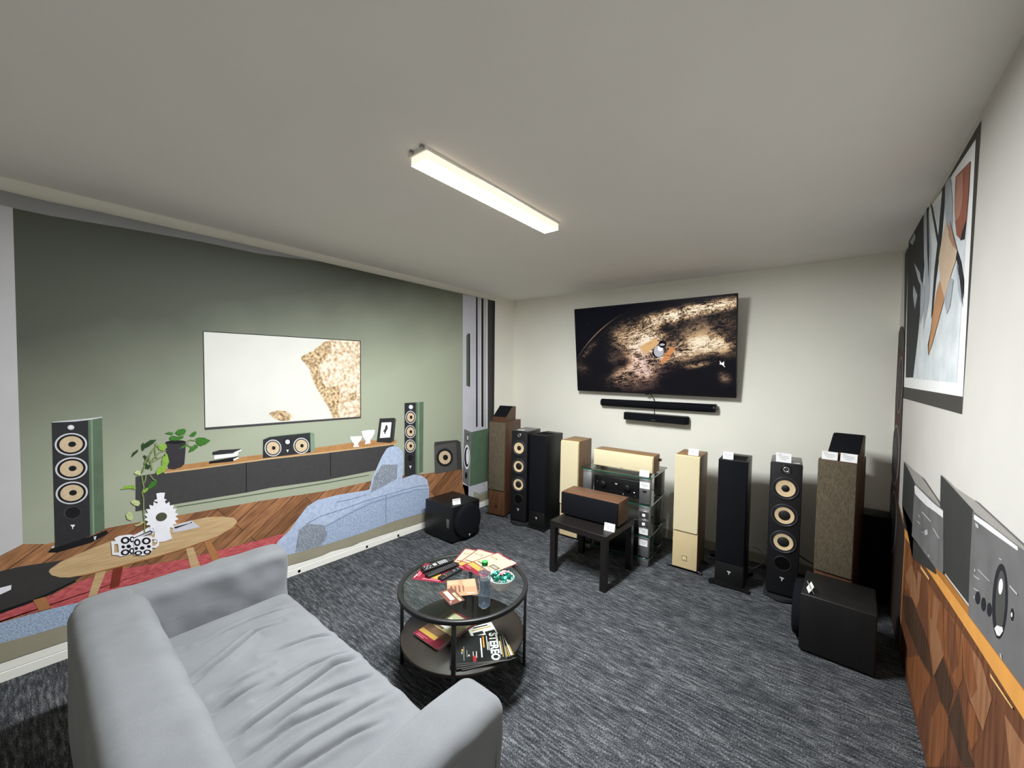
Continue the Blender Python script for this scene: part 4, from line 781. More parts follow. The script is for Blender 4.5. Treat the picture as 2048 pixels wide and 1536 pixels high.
MB().rbox(-.125, .125, -.01, .002, .03, .675, M_black_cloth, .005, 2).build('grille', t)
for x in (-.1, .1):
    for y in (.03, .15):
        MB().lathe([(.0004, 0), (.018, 0), (.018, .021), (.0004, .021)], M_black, 14, T(x, y, 0)).build('foot', t)

# ------------------------------------------------------------------ glass rack
GX0, GX1, GY0, GY1, GA = -1.905, -1.215, 3.42, 3.96, R(4.2)
rk = thing('glass_rack', (-1.553, 3.425, 0), 'glass shelf rack with grey metal posts behind the black side table', 'rack', GA)
W = .68; DD = .54
LV = (.075, .275, .555, .80)
for z in LV:
    sh = MB().rbox(-W/2, W/2, 0, DD, z, z+.010, M_glass, .001, 1, smooth=False).build('glass_shelf', rk)
    e = MB()
    for x0, x1, y0, y1 in ((-W/2-.001, W/2+.001, -.0012, .0), (-W/2-.0012, -W/2, 0, DD), (W/2, W/2+.0012, 0, DD), (-W/2, W/2, DD, DD+.0012)):
        e.box(x0, x1, y0, y1, z, z+.010, M_glass_edge)
    e.build('shelf_edge', sh)
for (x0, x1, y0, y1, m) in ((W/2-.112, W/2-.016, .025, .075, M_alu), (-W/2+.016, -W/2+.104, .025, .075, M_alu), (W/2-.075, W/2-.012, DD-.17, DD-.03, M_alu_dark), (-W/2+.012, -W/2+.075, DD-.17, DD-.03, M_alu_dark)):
    p_ = MB()
    zs = (0,)+LV
    for i in range(4):
        lo = 0.0 if i == 0 else LV[i-1]+.0105
        p_.rbox(x0, x1, y0, y1, lo, LV[i]-.0005, m, .002, 1)
        p_.rbox(x0-.001, x1+.001, y0-.001, y1+.001, LV[i]-.008, LV[i]-.0005, M_silver, .001, 1)
    p_.build('post', rk)
def rack_point(x, y, z):
    return (rk.location.x+x*cos(GA)-y*sin(GA), rk.location.y+x*sin(GA)+y*cos(GA), z)

def device(name, loc, rz, W, D, H, label, cat, kind):
    t = thing(name, loc, label, cat, rz)
    MB().rbox(-W/2, W/2, .012, D, .014, H, M_black, .004, 2).build('case', t)
    MB().rbox(-W/2, W/2, 0, .013, .012, H, M_black_gloss, .003, 2).build('front_panel', t)
    for x in (-W/2+.05, W/2-.05):
        for y in (.05, D-.05):
            MB().lathe([(.0004, 0), (.018, 0), (.016, .014), (.0004, .014)], M_rubber, 14, T(x, y, 0)).build('foot', t)
    led = emit('white_led', (255, 255, 255), 3.0)
    if kind == 'avr':
        for x in (-.13, .11):
            MB().lathe([(.03, 0), (.03, .016), (.026, .02), (.0004, .02)], M_black, 32, T(x, 0, .095) @ FRONT).build('knob', t)
        MB().prism([(-.04, .128), (.0, .124), (.04, .128), (.022, .108), (0, .098), (-.022, .108)], 0, -.0012, M_dark, 'y').build('display', t)
        lg = MB(); lg.prism([(-.018, .121), (.018, .121), (.008, .112), (0, .106), (-.008, .112)], -.001, -.0022, M_chrome, 'y'); lg.build('badge', t)
        for i in range(8):
            MB().rbox(-.06+.018*i, -.052+.018*i, -.003, 0, .04, .044, M_grey_ring, .0008, 1).build('button', t)
        MB().rbox(.17, .178, -.0015, 0, .06, .067, led, .001, 1).build('power_light', t)
        for i in range(3):
            MB().lathe([(.004, 0), (.004, .003), (.0004, .003)], M_silver, 10, T((-.19, .185, .07)[i], 0, (.11, .03, .03)[i]) @ FRONT).build('button', t)
    else:
        MB().rbox(.11, .118, -.0015, 0, H*.55, H*.55+.007, led, .001, 1).build('power_light', t)
        MB().lathe([(.02, 0), (.02, .012), (.0004, .013)], M_black, 24, T(-.08, 0, H*.5) @ FRONT).build('knob', t)
    return t
device('av_receiver', rack_point(-.015, .10, .5655), GA, .45, .36, .172, 'black surround receiver with two knobs on the upper rack shelf', 'receiver', 'avr')
device('power_amplifier', rack_point(-.015, .10, .0855), GA, .43, .36, .135, 'black amplifier with one white light on the lowest rack shelf', 'amplifier', 'amp')
device('media_player', rack_point(.01, .12, .2855), GA, .42, .34, .09, 'slim black player on the second lowest rack shelf', 'player', 'amp')
# switch plates on the right-hand front post
for k, z in enumerate((.465, .385)):
    t = thing('switch_plate', rack_point(W/2-.064, .0235, z), ('upper grey switch plate with a lit white square on the rack post', 'lower grey switch plate with a lit white square on the rack post')[k], 'switch', GA, 'switch plates on the rack post')
    MB().rbox(-.042, .042, -.006, 0, -.034, .034, mat('plate_grey', (58, 58, 60), .4, 0, .04, 30), .002).build('plate', t)
    MB().rbox(-.044, .044, -.007, 0, .032, .036, M_silver, .001, 1).build('edge_strip', t); MB().rbox(-.044, .044, -.007, 0, -.036, -.032, M_silver, .001, 1).build('edge_strip', t)
    MB().rbox(-.013, .013, -.0085, -.005, -.013, .013, mat('white_key', (250, 250, 250), .4, 0, .01, 10), .002).build('button', t)
t = thing('remote_sensor', rack_point(W/2-.064, .0235, .682), 'tiny black sensor under the top card on the rack post', 'sensor', GA)
MB().rbox(-.016, .016, -.008, 0, -.008, .008, M_black, .002).build('case', t)

# centre loudspeakers
t = thing('centre_speaker', (-1.532, 3.545, .811), 'long cream centre speaker lying on top of the glass rack', 'speaker', R(2.2), 'centre speakers')
W, D, H = .585, .19, .172
MB().rbox(-W/2, W/2, .012, D, .012, H, M_oakh, .003, 2).build('cabinet', t)
MB().rbox(-W/2, W/2, .004, .0125, .012, H, M_cream, .003, 2).build('baffle', t)
MB().rbox(-W/2+.004, W/2-.004, -.008, .004, .02, H-.010, M_cream_cloth, .004, 3).build('grille', t)
b = MB()
for i in range(4): b.box(-.012+.0065*i, -.008+.0065*i, -.0095, -.007, .027, .033, M_ink)
b.build('badge', t)
MB().rbox(W/2-.002, W/2+.02, D-.03, D, H*.62, H*.75, M_walnut, .002).build('terminal', t)
for x in (-W/2+.03, W/2-.03):
    for y in (.03, D-.03):
        MB().lathe([(.0004, 0), (.014, 0), (.012, .0125), (.0004, .0125)], M_black, 14, T(x, y, 0)).build('foot', t)
# price cards --------------------------------------------------------------
def card(x, y, z, rz, label, w=.085, h=.058, lean=14, flat=False):
    t = thing('price_card', (x, y, z), label, 'price card', rz, 'white price cards')
    M = Matrix.Rotation(R(-lean), 4, 'X') if not flat else Matrix.Rotation(R(-88), 4, 'X')
    b = MB().box(-w/2, w/2, 0, .0012, 0, h, M_paper, M)
    if not flat:
        b.box(-w/2, w/2, 0, .0012, 0, h*.98, M_paper, T(0, .0285*h/.058, 0) @ Matrix.Rotation(R(lean), 4, 'X'))
    b.build('card', t)
    g = MB()
    for i, (a0, a1) in enumerate(((-.4, -.1), (-.36, .3), (-.3, .35), (-.2, .2))):
        g.box(w*a0, w*a1, -.0005, 0, h*(.8-.17*i), h*(.84-.17*i), M_ink, M)
    g.build('lettering', t)
    return t
card(-1.29, 3.472, .811, R(6), 'white price card leaning on the cream centre speaker')
card(*rack_point(.276, .021, 0)[:2], .705, GA, 'white price card at the top of the rack post', .088, .058, 0)
card(*rack_point(.276, .021, 0)[:2], .29, GA, 'white price card on the rack post below the switch plates', .078, .058, 0)
card(*rack_point(.276, .021, 0)[:2], .185, GA, 'lowest white price card on the rack post', .078, .058, 0)
card(-.93, 3.66, 1.026, R(2), 'white price card on the full view cream tower')
card(-.645, 3.588, 1.048, R(3), 'white price card on the black grille tower right of the rack', .075, .06)
card(-.275, 3.66, 1.069, R(4), 'large white price card on the right three cone tower', .098, .07)
card(-.21, 3.675, 1.0695, R(-4), 'small white price card lying on the right three cone tower', .07, .03, 0, True)
card(-2.755, 3.53, 1.0695, R(6), 'white price card lying flat on the three cone tower near the far corner', .08, .055, 0, True)
card(.0, 3.632, 1.1355, R(-6), 'white price card at the outer front edge of the right walnut tower', .09, .058)
card(.105, 3.618, 1.1355, R(-9), 'white price card below the black slope on the right walnut tower', .092, .06)
card(-2.935, 2.74, .3725, R(70), 'white price card on the glossy black subwoofer', .085, .058, 20)
card(-.078, 3.10, .3725, R(-78), 'curled white price card on the subwoofer at the right wall', .075, .052, 28)
card(-1.372, 2.955, .4505, R(5), 'white price card on the black side table', .088, .062, 12)

# ------------------------------------------------------------------ black side table + walnut centre speaker
t = thing('side_table', (-1.6, 3.108, 0), 'square black side table in front of the glass rack', 'side table', R(-1))
S = .535
MB().rbox(-S/2, S/2, -S/2, S/2, .4, .45, M_lack, .002, 1, None, False).build('table_top', t)
for x in (-1, 1):
    for y in (-1, 1):
        x0, y0 = x*(S/2-.027), y*(S/2-.027)
        MB().rbox(x0-.0255, x0+.0255, y0-.0255, y0+.0255, 0, .4, M_lack, .0015, 1, None, False).build('leg', t)
t = thing('centre_speaker', (-1.605, 3.03, .4505), 'walnut centre speaker with black grille lying on the black side table', 'speaker', R(2), 'centre speakers')
W, D, H = .535, .235, .212
MB().rbox(-W/2, W/2, .012, D, .014, H, M_walnut2, .003, 2).build('cabinet', t)
MB().rbox(-W/2+.002, W/2-.002, -.004, .012, .016, H-.004, M_black_cloth, .004, 2).build('grille', t)
for x in (-W/2+.04, W/2-.04):
    for y in (.04, D-.04):
        MB().lathe([(.0004, 0), (.016, 0), (.014, .015), (.0004, .015)], M_black, 14, T(x, y, 0)).build('foot', t)

# ------------------------------------------------------------------ television and sound bars
TVW, TVH = 1.688, .962
tv = thing('television', (-1.541, 4.098, 1.998), 'large wall television showing a satellite above the earth', 'television')
tv.rotation_euler = (R(7.3), 0, 0)
MB().rbox(-TVW/2, TVW/2, 0, .045, -TVH/2, TVH/2, M_black, .006, 2).build('housing', tv)
def screen_mat():
    m = bpy.data.materials.new('television_picture'); m.use_nodes = True
    nt = m.node_tree; N = nt.nodes; L = nt.links
    b = N['Principled BSDF']
    tc = N.new('ShaderNodeTexCoord')
    def val(x, sock):
        if isinstance(x, (int, float)): sock.default_value = x
        else: L.new(x, sock)
    def ma(op, a, b_=0.0, c_=0.0, cl=False):
        n = N.new('ShaderNodeMath'); n.operation = op; n.use_clamp = cl
        val(a, n.inputs[0]); val(b_, n.inputs[1]); val(c_, n.inputs[2]); return n.outputs[0]
    sp = N.new('ShaderNodeSeparateXYZ'); L.new(tc.outputs['Object'], sp.inputs[0])
    u = ma('ADD', ma('DIVIDE', sp.outputs['X'], TVW), .5); v = ma('ADD', ma('DIVIDE', sp.outputs['Z'], TVH), .5)
    # v up. distorted coordinates for the cloud swirls
    def nz(sx, sy, rot, det, dist, rough=.6, off=0):
        mp = N.new('ShaderNodeMapping'); cb = N.new('ShaderNodeCombineXYZ'); L.new(sp.outputs['X'], cb.inputs[0]); L.new(sp.outputs['Z'], cb.inputs[1]); cb.inputs[2].default_value = off
        r_ = N.new('ShaderNodeMapping'); r_.inputs['Rotation'].default_value = (0, 0, R(rot)); L.new(cb.outputs[0], r_.inputs['Vector'])
        mp.inputs['Scale'].default_value = (sx, sy, 1); L.new(r_.outputs[0], mp.inputs['Vector'])
        n = N.new('ShaderNodeTexNoise'); n.inputs['Scale'].default_value = 1; n.inputs['Detail'].default_value = det; n.inputs['Distortion'].default_value = dist; n.inputs['Roughness'].default_value = rough
        L.new(mp.outputs[0], n.inputs['Vector']); return n.outputs['Fac']
    def blob(cu, cv, ru, rv, rot=0):
        c, s_ = cos(R(rot)), sin(R(rot))
        du = ma('SUBTRACT', u, cu); dv = ma('MULTIPLY', ma('SUBTRACT', v, cv), TVH/TVW)
        a = ma('ADD', ma('MULTIPLY', du, c), ma('MULTIPLY', dv, s_)); b2 = ma('SUBTRACT', ma('MULTIPLY', dv, c), ma('MULTIPLY', du, s_))
        q = ma('ADD', ma('POWER', ma('ABSOLUTE', ma('DIVIDE', a, ru)), 2), ma('POWER', ma('ABSOLUTE', ma('DIVIDE', b2, rv)), 2))
        return ma('POWER', 2.718, ma('MULTIPLY', q, -1))
    # planet disc: centre below the picture
    du = ma('SUBTRACT', u, .727); dv = ma('MULTIPLY', ma('SUBTRACT', v, -.514), TVH/TVW)
    rad = ma('SQRT', ma('ADD', ma('MULTIPLY', du, du), ma('MULTIPLY', dv, dv)))
    inside = N.new('ShaderNodeMapRange'); inside.interpolation_type = 'SMOOTHSTEP'; L.new(rad, inside.inputs['Value'])
    inside.inputs['From Min'].default_value = .897; inside.inputs['From Max'].default_value = .885; inside = inside.outputs['Result']
    env = ma('MULTIPLY', blob(.50, .62, .13, .075, 15), 1.5)
    for cu, cv, ru, rv, rt, k in ((.74, .86, .26, .032, 7, 1.2), (.62, .80, .12, .03, 12, .8), (.90, .90, .14, .03, 4, .8), (.84, .70, .20, .06, 4, .42), (.33, .66, .08, .06, 50, .6), (.48, .40, .10, .09, -30, 1.15), (.36, .23, .10, .04, 18, .9), (.50, .24, .07, .04, 10, .8),
                               (.72, .46, .19, .06, 14, 1.0), (.88, .52, .14, .05, -10, .8), (.80, .32, .08, .014, 10, .7), (.94, .20, .035, .03, -40, .5), (.10, .50, .09, .02, 42, .42), (.04, .28, .04, .06, 60, .3), (.40, .10, .16, .05, 4, .38), (.30, .12, .02, .02, 0, .5), (.28, .40, .05, .04, 0, .25)):
        env = ma('ADD', env, ma('MULTIPLY', blob(cu, cv, ru, rv, rt), k))
    env = ma('MULTIPLY', env, ma('SUBTRACT', 1, ma('MULTIPLY', blob(.63, .70, .07, .035, -20), .8)))
    edge = ma('DIVIDE', ma('SUBTRACT', rad, .888), .0028)
    rimline = ma('MULTIPLY', ma('POWER', 2.718, ma('MULTIPLY', ma('MULTIPLY', edge, edge), -1)), ma('MULTIPLY', blob(.16, .62, .14, .5, 0), .55))
    fine = nz(58, 62, -20, 6, 1.4, .8); swirl = nz(6, 22, -10, 9, 2.4, .74, 3); big = nz(3.2, 5, 20, 5, 1.0, .6, 7)
    tex = ma('ADD', ma('ADD', ma('MULTIPLY', fine, .8), ma('MULTIPLY', swirl, .8)), ma('MULTIPLY', big, .6))
    tex = ma('MULTIPLY', ma('SUBTRACT', tex, .98), 4.6, 0, True)
    lum = ma('MULTIPLY', ma('MULTIPLY', env, tex), inside)
    lum = ma('ADD', ma('ADD', lum, ma('MULTIPLY', inside, .03)), rimline)
    cr = N.new('ShaderNodeValToRGB'); e = cr.color_ramp.elements
    e[0].position = 0; e[0].color = (*lin((8, 9, 17)), 1); e[1].position = 1; e[1].color = (*lin((255, 240, 212)), 1)
    for pos, c in ((.12, (26, 23, 25)), (.36, (98, 80, 68)), (.7, (212, 176, 132))):
        k = e.new(pos); k.color = (*lin(c), 1)
    L.new(lum, cr.inputs['Fac'])
    mx = N.new('ShaderNodeMix'); mx.data_type = 'RGBA'; mx.blend_type = 'MULTIPLY'
    L.new(ma('MULTIPLY', blob(.48, .25, .2, .16), .9), mx.inputs['Factor']); L.new(cr.outputs['Color'], mx.inputs[6]); mx.inputs[7].default_value = (.92, .80, .98, 1)
    vo = N.new('ShaderNodeTexVoronoi'); vo.inputs['Scale'].default_value = 16; L.new(tc.outputs['Object'], vo.inputs['Vector'])
    st = ma('MULTIPLY', ma('LESS_THAN', vo.outputs['Distance'], .035), ma('SUBTRACT', 1, inside))
    ad = N.new('ShaderNodeMix'); ad.data_type = 'RGBA'; ad.blend_type = 'ADD'; ad.inputs['Factor'].default_value = 1
    cs = N.new('ShaderNodeCombineColor'); s3 = ma('MULTIPLY', st, .35)
    for i in range(3): L.new(s3, cs.inputs[i])
    L.new(mx.outputs[2], ad.inputs[6]); L.new(cs.outputs[0], ad.inputs[7])
    b.inputs['Base Color'].default_value = (.004, .004, .005, 1); b.inputs['Roughness'].default_value = .3; b.inputs['Specular IOR Level'].default_value = .06
    L.new(ad.outputs[2], b.inputs['Emission Color']); b.inputs['Emission Strength'].default_value = TVE
    return m
sc = MB().box(-TVW/2+.008, TVW/2-.008, -.0012, .001, -TVH/2+.016, TVH/2-.008, screen_mat()).build('screen', tv)
def up(px, py):
    return ((px-.5)*TVW, (py-.5)*TVH)
def lit(name, outlines):
    b = MB()
    for pts, m, l in outlines:
        b.quad([(up(*q)[0], -.0014-.0004*l, up(*q)[1]) for q in pts], m)
    return b.build(name, tv)
E_gold = emit('screen_gold', (226, 184, 128), TVE*.95); E_orange = emit('screen_orange', (218, 146, 92), TVE*.95); E_grey = emit('screen_grey', (196, 196, 204), TVE*.9); E_dk = emit('screen_dark', (34, 28, 34), TVE*.8); E_white = emit('screen_white', (255, 255, 255), TVE)
def disc(cu, cv, ru, rv, n=18, rot=0):
    return [(cu+ru*cos(2*pi*i/n)*cos(rot)-ru*sin(2*pi*i/n)*sin(rot)*.0+0, cv+rv*sin(2*pi*i/n)) for i in range(n)]
lit('satellite_image', [([(.455, .52), (.555, .61), (.585, .56), (.495, .44)], E_gold, 0), ([(.505, .55), (.535, .565), (.538, .56), (.508, .545)], E_orange, 1),
     (disc(.572, .455, .034, .055), E_dk, 0), (disc(.578, .47, .03, .062), E_grey, 1), (disc(.588, .50, .016, .03), E_white, 2), (disc(.602, .545, .024, .04), E_dk, 3), (disc(.600, .540, .016, .012), E_grey, 4),
     ([(.648, .515), (.676, .502), (.640, .395), (.602, .335), (.588, .352)], E_orange, 1), ([(.624, .43), (.65, .418), (.651, .413), (.623, .425)], E_dk, 2)])
lit('mute_icon', [([(.916, .345), (.922, .355), (.922, .335), (.938, .36), (.938, .312), (.922, .33), (.916, .328)], E_white, 1), ([(.914, .362), (.917, .364), (.944, .305), (.940, .303)], E_white, 1)])
MB().rbox(-.02, .02, -.002, .03, -TVH/2-.008, -TVH/2+.002, M_black, .002).build('logo_bar', tv)
MB().rbox(.3-.3, .33-.3, .045, .11, -.14, .14, M_black, .003).build('wall_bracket', tv)
MB().rbox(-.2, .2, .043, .06, -.2, .2, M_black, .003).build('back_plate', tv)
MB().rbox(-.12, .12, .13, .152, -.16, .16, M_black, .003, 2, Matrix.Rotation(R(-7.3), 4, 'X') @ T(0, -.002, 0)).build('wall_plate', tv)

t = thing('soundbar', (-1.478, B-.052, 1.405), 'long round black soundbar on the wall right below the television', 'soundbar')
t.rotation_euler = (0, R(-.5), 0)
bar = MB().lathe([(.0004, -.605), (.034, -.605), (.041, -.598), (.041, .598), (.034, .605), (.0004, .605)], M_black_cloth, 32, Matrix.Rotation(R(90), 4, 'Y'))
bar.build('body', t)
for sx in (-1, 1):
    MB().lathe([(.0415, -.012), (.0415, .006), (.036, .011), (.0004, .011)], M_black_gloss, 32, T(sx*.598, 0, 0) @ Matrix.Rotation(R(90*sx), 4, 'Y')).build('end_cap', t)
MB().rbox(-.3, .3, .03, .052, -.02, .02, M_black, .002).build('wall_bracket', t)
t = thing('soundbar', (-1.462, B-.055, 1.268), 'short flat black soundbar hanging under the long round one', 'soundbar')
sh = []
for cx, cy, a0 in ((.305, -.02, -90), (.305, .02, 0), (-.305, .02, 90), (-.305, -.02, 180)):
    for k in range(7): sh.append((cx+.033*cos(R(a0+15*k)), cy+.033*sin(R(a0+15*k))))
MB().prism(sh, -.038, .036, M_black_cloth, 'z').build('body', t)
MB().prism([(x*.985, y*.96) for x, y in sh], .036, .041, M_black, 'z').build('top_panel', t)
MB().box(-.02, .02, -.0545, -.053, -.02, -.016, M_ink).build('badge', t)
MB().rbox(-.2, .2, .048, .0565, -.03, .03, M_black, .001).build('wall_bracket', t)
def cable(name, pts, r, m, label, n=8):
    t = MB().tube(spline(pts, n), r, m, 7).build(name)
    return tag(t, label, 'cable', 'loose cables')
M_grey_wire = mat('grey_wire', (150, 148, 142), .5, 0, .03, 30)
cable('cable', [(-1.50, 4.14, 1.53), (-1.49, 4.19, 1.49), (-1.485, 4.23, 1.45), (-1.49, B-.006, 1.43)], .004, M_black, 'short black cable coming out under the television')
cable('cable', [(-1.5, B-.005, 1.37), (-1.488, B-.006, 1.345), (-1.483, B-.02, 1.315), (-1.483, B-.04, 1.30)], .003, M_black, 'thin black cable between the two soundbars')
cable('cable', [(-A-.0005, 2.398, .022), (-3.42, 2.40, .012), (-3.36, 2.44, .004), (-3.30, 2.46, .004), (-3.25, 2.56, .004), (-3.20, 2.60, .006), (-3.17, 2.640, .03)], .003, M_black, 'thin black cable from the trunking hole to the glossy subwoofer')
for pts, r, m, lb in (([(-.86, 4.02, .02), (-.80, 4.05, .012), (-.72, 4.0, .05), (-.66, 4.02, .09), (-.62, 3.96, .10)], .006, M_grey_wire, 'grey cable loop behind the right cream tower'),
                      ([(-.58, 4.12, .004), (-.5, 4.07, .005), (-.42, 4.10, .09), (-.45, 4.13, .16), (-.52, 4.13, .18)], .004, M_grey_wire, 'thin grey cable arching behind the black grille tower by the rack'),
                      ([(-.36, 4.2, .006), (-.25, 4.19, .006), (-.2, 4.2, .006), (-.12, 4.2, .006)], .006, M_black, 'black cable on the floor behind the right three cone tower'),
                      ([(-.2, 4.0, .28), (-.14, 4.1, .2), (-.02, 4.16, .13), (.06, 4.12, .12)], .004, M_black, 'black speaker cable drooping towards the right walnut tower'),
                      ([(-1.16, 3.95, .3), (-1.12, 3.98, .2), (-1.1, 4.0, .08), (-1.06, 3.98, .006), (-.98, 4.02, .006)], .005, M_black, 'black cable hanging beside the glass rack')):
    cable('cable', pts, r, m, lb)
MB().rbox(-.06, .06, -.1, .1, 0, .04, M_black, .004).build('power_strip', None, (-.72, 4.08, 0), (0, 0, R(70)))
tag(SC.objects['power_strip'], 'black power strip on the floor between the cream and black towers', 'power strip')
SC.objects['power_strip'].location = (-.74, 4.1, 0)

# ------------------------------------------------------------------ round glass coffee table
TX, TY, TR = -1.643, 1.597, .375
ct = thing('coffee_table', (TX, TY, 0), 'round glass coffee table with black metal frame and lower shelf', 'coffee table')
M_frame = mat('black_powder_coat', (28, 28, 29), .4, 0, .08, 60)
MB().lathe([(.0004, .487), (TR-.02, .487), (TR-.02, .493), (.0004, .493)], M_glass, 96, smooth=False).build('glass_top', ct)
MB().lathe([(TR-.024, .476), (TR, .472), (TR, .490), (TR-.003, .4932), (TR-.02, .4932), (TR-.024, .491), (TR-.024, .476)], M_frame, 96).build('rim', ct)
MB().lathe([(.0004, .19), (.352, .19), (.355, .192), (.355, .207), (.352, .209), (.0004, .209)], mat('brown_black_shelf', (44, 36, 31), .5, 0, .15, 14), 96).build('lower_shelf', ct)
for a_ in (38.5, 128.5, 218.5, 308.5):
    MB().rbox(-.008, .008, -.011, .011, 0, .473, M_frame, .002, 1, T((TR-.014)*cos(R(a_)), (TR-.014)*sin(R(a_)), 0) @ Matrix.Rotation(R(a_), 4, 'Z')).build('leg', ct)
ZT = .4932; ZS = .2092

# printed paper: (page coordinates -> metres on a sheet centred at the origin, y towards the page top)
RED = mat('brochure_red', (112, 24, 42), .45, 0, .05, 20); CRM = mat('brochure_cream', (178, 170, 136), .45, 0, .06, 14); YEL = mat('brochure_yellow', (168, 134, 64), .45, 0, .1, 14); BRN = mat('brochure_brown', (96, 70, 52), .5, 0, .2, 60); OLV = mat('brochure_olive', (178, 168, 122), .45, 0, .1, 20)
PNK = mat('brochure_pink', (200, 104, 116), .5, 0, .05, 20); PEA = mat('leaflet_peach', (166, 116, 90), .5, 0, .06, 10); PEA2 = mat('leaflet_light_peach', (182, 136, 108), .5, 0, .06, 10); INKB = mat('black_cover', (26, 27, 27), .38, 0, .15, 12); WHT = mat('cover_white', (226, 226, 222), .5, 0, .02, 20); ORA = mat('cover_orange', (214, 140, 40), .5, 0, .06, 20); RDD = mat('cover_red', (200, 50, 56), .5, 0, .05, 20); GRY = mat('cover_grey', (128, 128, 126), .5, 0, .08, 20)
def sheet_thing(name, x, y, z, ang, w, h, th, cover, label, cat, group, art, curl=0.0):
    """a brochure: pages block, cover and cover art; ang = direction of the page top"""
    t = thing(name, (x, y, z), label, cat, ang-R(90), group)
    nx, ny = 6, 8
    def Z(px, py): return curl*max(0, (abs(px)/(w/2)))**3*.5
    pg = MB(); pg.rbox(-w/2+.001, w/2-.001, -h/2+.001, h/2-.001, 0, th-.0006, M_paper, .0003, 1, smooth=False); pg.build('pages', t)
    MB().box(-w/2, w/2, -h/2, h/2, th-.0006, th, cover).build('cover', t)
    b = MB(); k = 0
    for it in art:
        if it[0] == 'r':
            _, x0, x1, y0, y1, m, l = it
            b.quad([(x0*w-w/2, y0*h-h/2, th+.0002*l), (x1*w-w/2, y0*h-h/2, th+.0002*l), (x1*w-w/2, y1*h-h/2, th+.0002*l), (x0*w-w/2, y1*h-h/2, th+.0002*l)], m)
        elif it[0] == 't':
            _, s_, cx, cy, size, m, l = it[:7]
            vs, fs = text_geo(s_, size, it[7] if len(it) > 7 else 0)
            rot = Matrix.Rotation(R(it[8]) if len(it) > 8 else 0, 4, 'Z')
            b.add([(rot @ Vector(v))+Vector((cx*w-w/2, cy*h-h/2, th+.0002*l)) for v in vs], fs, m)
    b.build('cover_print', t)
    return t
red_art = [('r', .04, .96, .30, .955, CRM, 1), ('r', .04, .62, .12, .27, YEL, 1), ('r', .08, .5, .36, .40, BRN, 2), ('r', .55, .9, .42, .56, BRN, 2), ('r', .60, .85, .45, .53, GRY, 3), ('r', .12, .40, .72, .78, BRN, 2), ('r', .15, .36, .735, .765, CRM, 3), ('r', .1, .92, .60, .608, OLV, 2), ('r', .06, .25, .965, .985, PNK, 1), ('r', .7, .94, .965, .985, WHT, 1), ('r', .1, .35, .05, .062, PNK, 1), ('r', .1, .28, .078, .088, PNK, 1), ('r', .75, .9, .05, .09, PNK, 1)]
for k, (x, y, a_, lb) in enumerate(((-1.800, 1.812, 114, 'red and cream brochure at the bottom outer end of the fan on the glass table'), (-1.745, 1.832, 101, 'red and cream brochure second from below in the fan on the glass table'), (-1.655, 1.838, 80, 'red and cream brochure on top of the fan on the glass table'))):
    sheet_thing('brochure', x, y, ZT+.0031*k, R(a_), .205, .288, .003, RED, lb, 'brochure', 'red brochures fanned out on the glass table', red_art)
sheet_thing('brochure', -1.853, 1.548, ZT, R(118), .20, .20, .002, RED, 'dark red leaflet lying under the remote controls', 'leaflet', None, [('r', .3, .9, .08, .13, PNK, 1), ('r', .45, .75, .17, .45, YEL, 1), ('r', .05, .09, .2, .5, PNK, 1), ('r', .12, .15, .2, .45, PNK, 1), ('r', .3, .6, .7, .9, OLV, 1), ('r', .03, .05, .1, .3, WHT, 2), ('r', .2, .24, .75, .95, PNK, 1)])
sheet_thing('leaflet', -1.605, 1.545, ZT, R(140), .165, .17, .002, PEA, 'peach coloured leaflet in the middle of the glass table', 'leaflet', None,
            [('r', .55, .98, .5, .98, PEA2, 1), ('r', .1, .18, .20, .62, BRN, 2), ('r', .24, .31, .18, .60, BRN, 2), ('r', .38, .44, .20, .62, BRN, 2), ('r', .52, .57, .24, .60, BRN, 2), ('r', .66, .9, .1, .13, WHT, 2), ('r', .02, .4, .7, .98, PEA2, 1)])
sheet_thing('leaflet', -1.582, 1.444, ZT+.0021, R(75), .15, .085, .0015, mat('leaflet_brown', (92, 56, 46), .45, 0, .1, 30), 'small brown leaflet overlapping the peach one', 'leaflet', None,
            [('r', .35, .95, .68, .86, CRM, 1), ('r', .1, .75, .25, .55, mat('leaflet_grey_pink', (186, 160, 146), .45, 0, .1, 30), 1), ('r', .8, .86, .12, .2, WHT, 1), ('r', .02, .08, .3, .9, BRN, 1), ('t', 'STEREO', .65, .77, .014, BRN, 2, .0004)])

# remote controls
M_key = mat('remote_key_white', (196, 200, 204), .5, 0, .03, 60); M_keyd = mat('remote_key_grey', (70, 72, 76), .5, 0, .05, 60); M_rem = mat('remote_black', (22, 22, 24), .42, 0, .08, 60)
def remote(x, y, z, ang, w, L_, h, label, keys, wide):
    t = thing('remote_control', (x, y, z), label, 'remote control', ang-R(90), 'remote controls on the glass table')
    MB().rbox(-w/2, w/2, -L_/2, L_/2, 0, h, M_rem, .005, 3).build('body', t)
    for (cx, cy, kw, kh, m) in keys:
        MB().rbox(cx-kw/2, cx+kw/2, cy-kh/2, cy+kh/2, h-.0005, h+.0016, m, .0006, 1).build('button', t)
    return t
ks = [(.0135*i-.0135, .085-.0125*j, .0095, .006, M_key if j > 1 else M_keyd) for j in range(7) for i in range(3)] + [(0, -.02, .024, .022, M_key)] + [(.0135*i-.0135, -.048-.012*j, .009, .005, M_key if (i+j) % 2 else M_keyd) for j in range(4) for i in range(3)]
remote(-1.888, 1.605, ZT+.0022, R(80), .05, .21, .024, 'black remote control with many white buttons, outermost of the three', ks, 1)
ks = [(.011*i-.011, .09-.0115*j, .007, .0045, M_keyd) for j in range(15) for i in range(3)]
remote(-1.826, 1.592, ZT+.0022, R(83), .044, .225, .018, 'plain black remote control in the middle of the three', ks, 1)
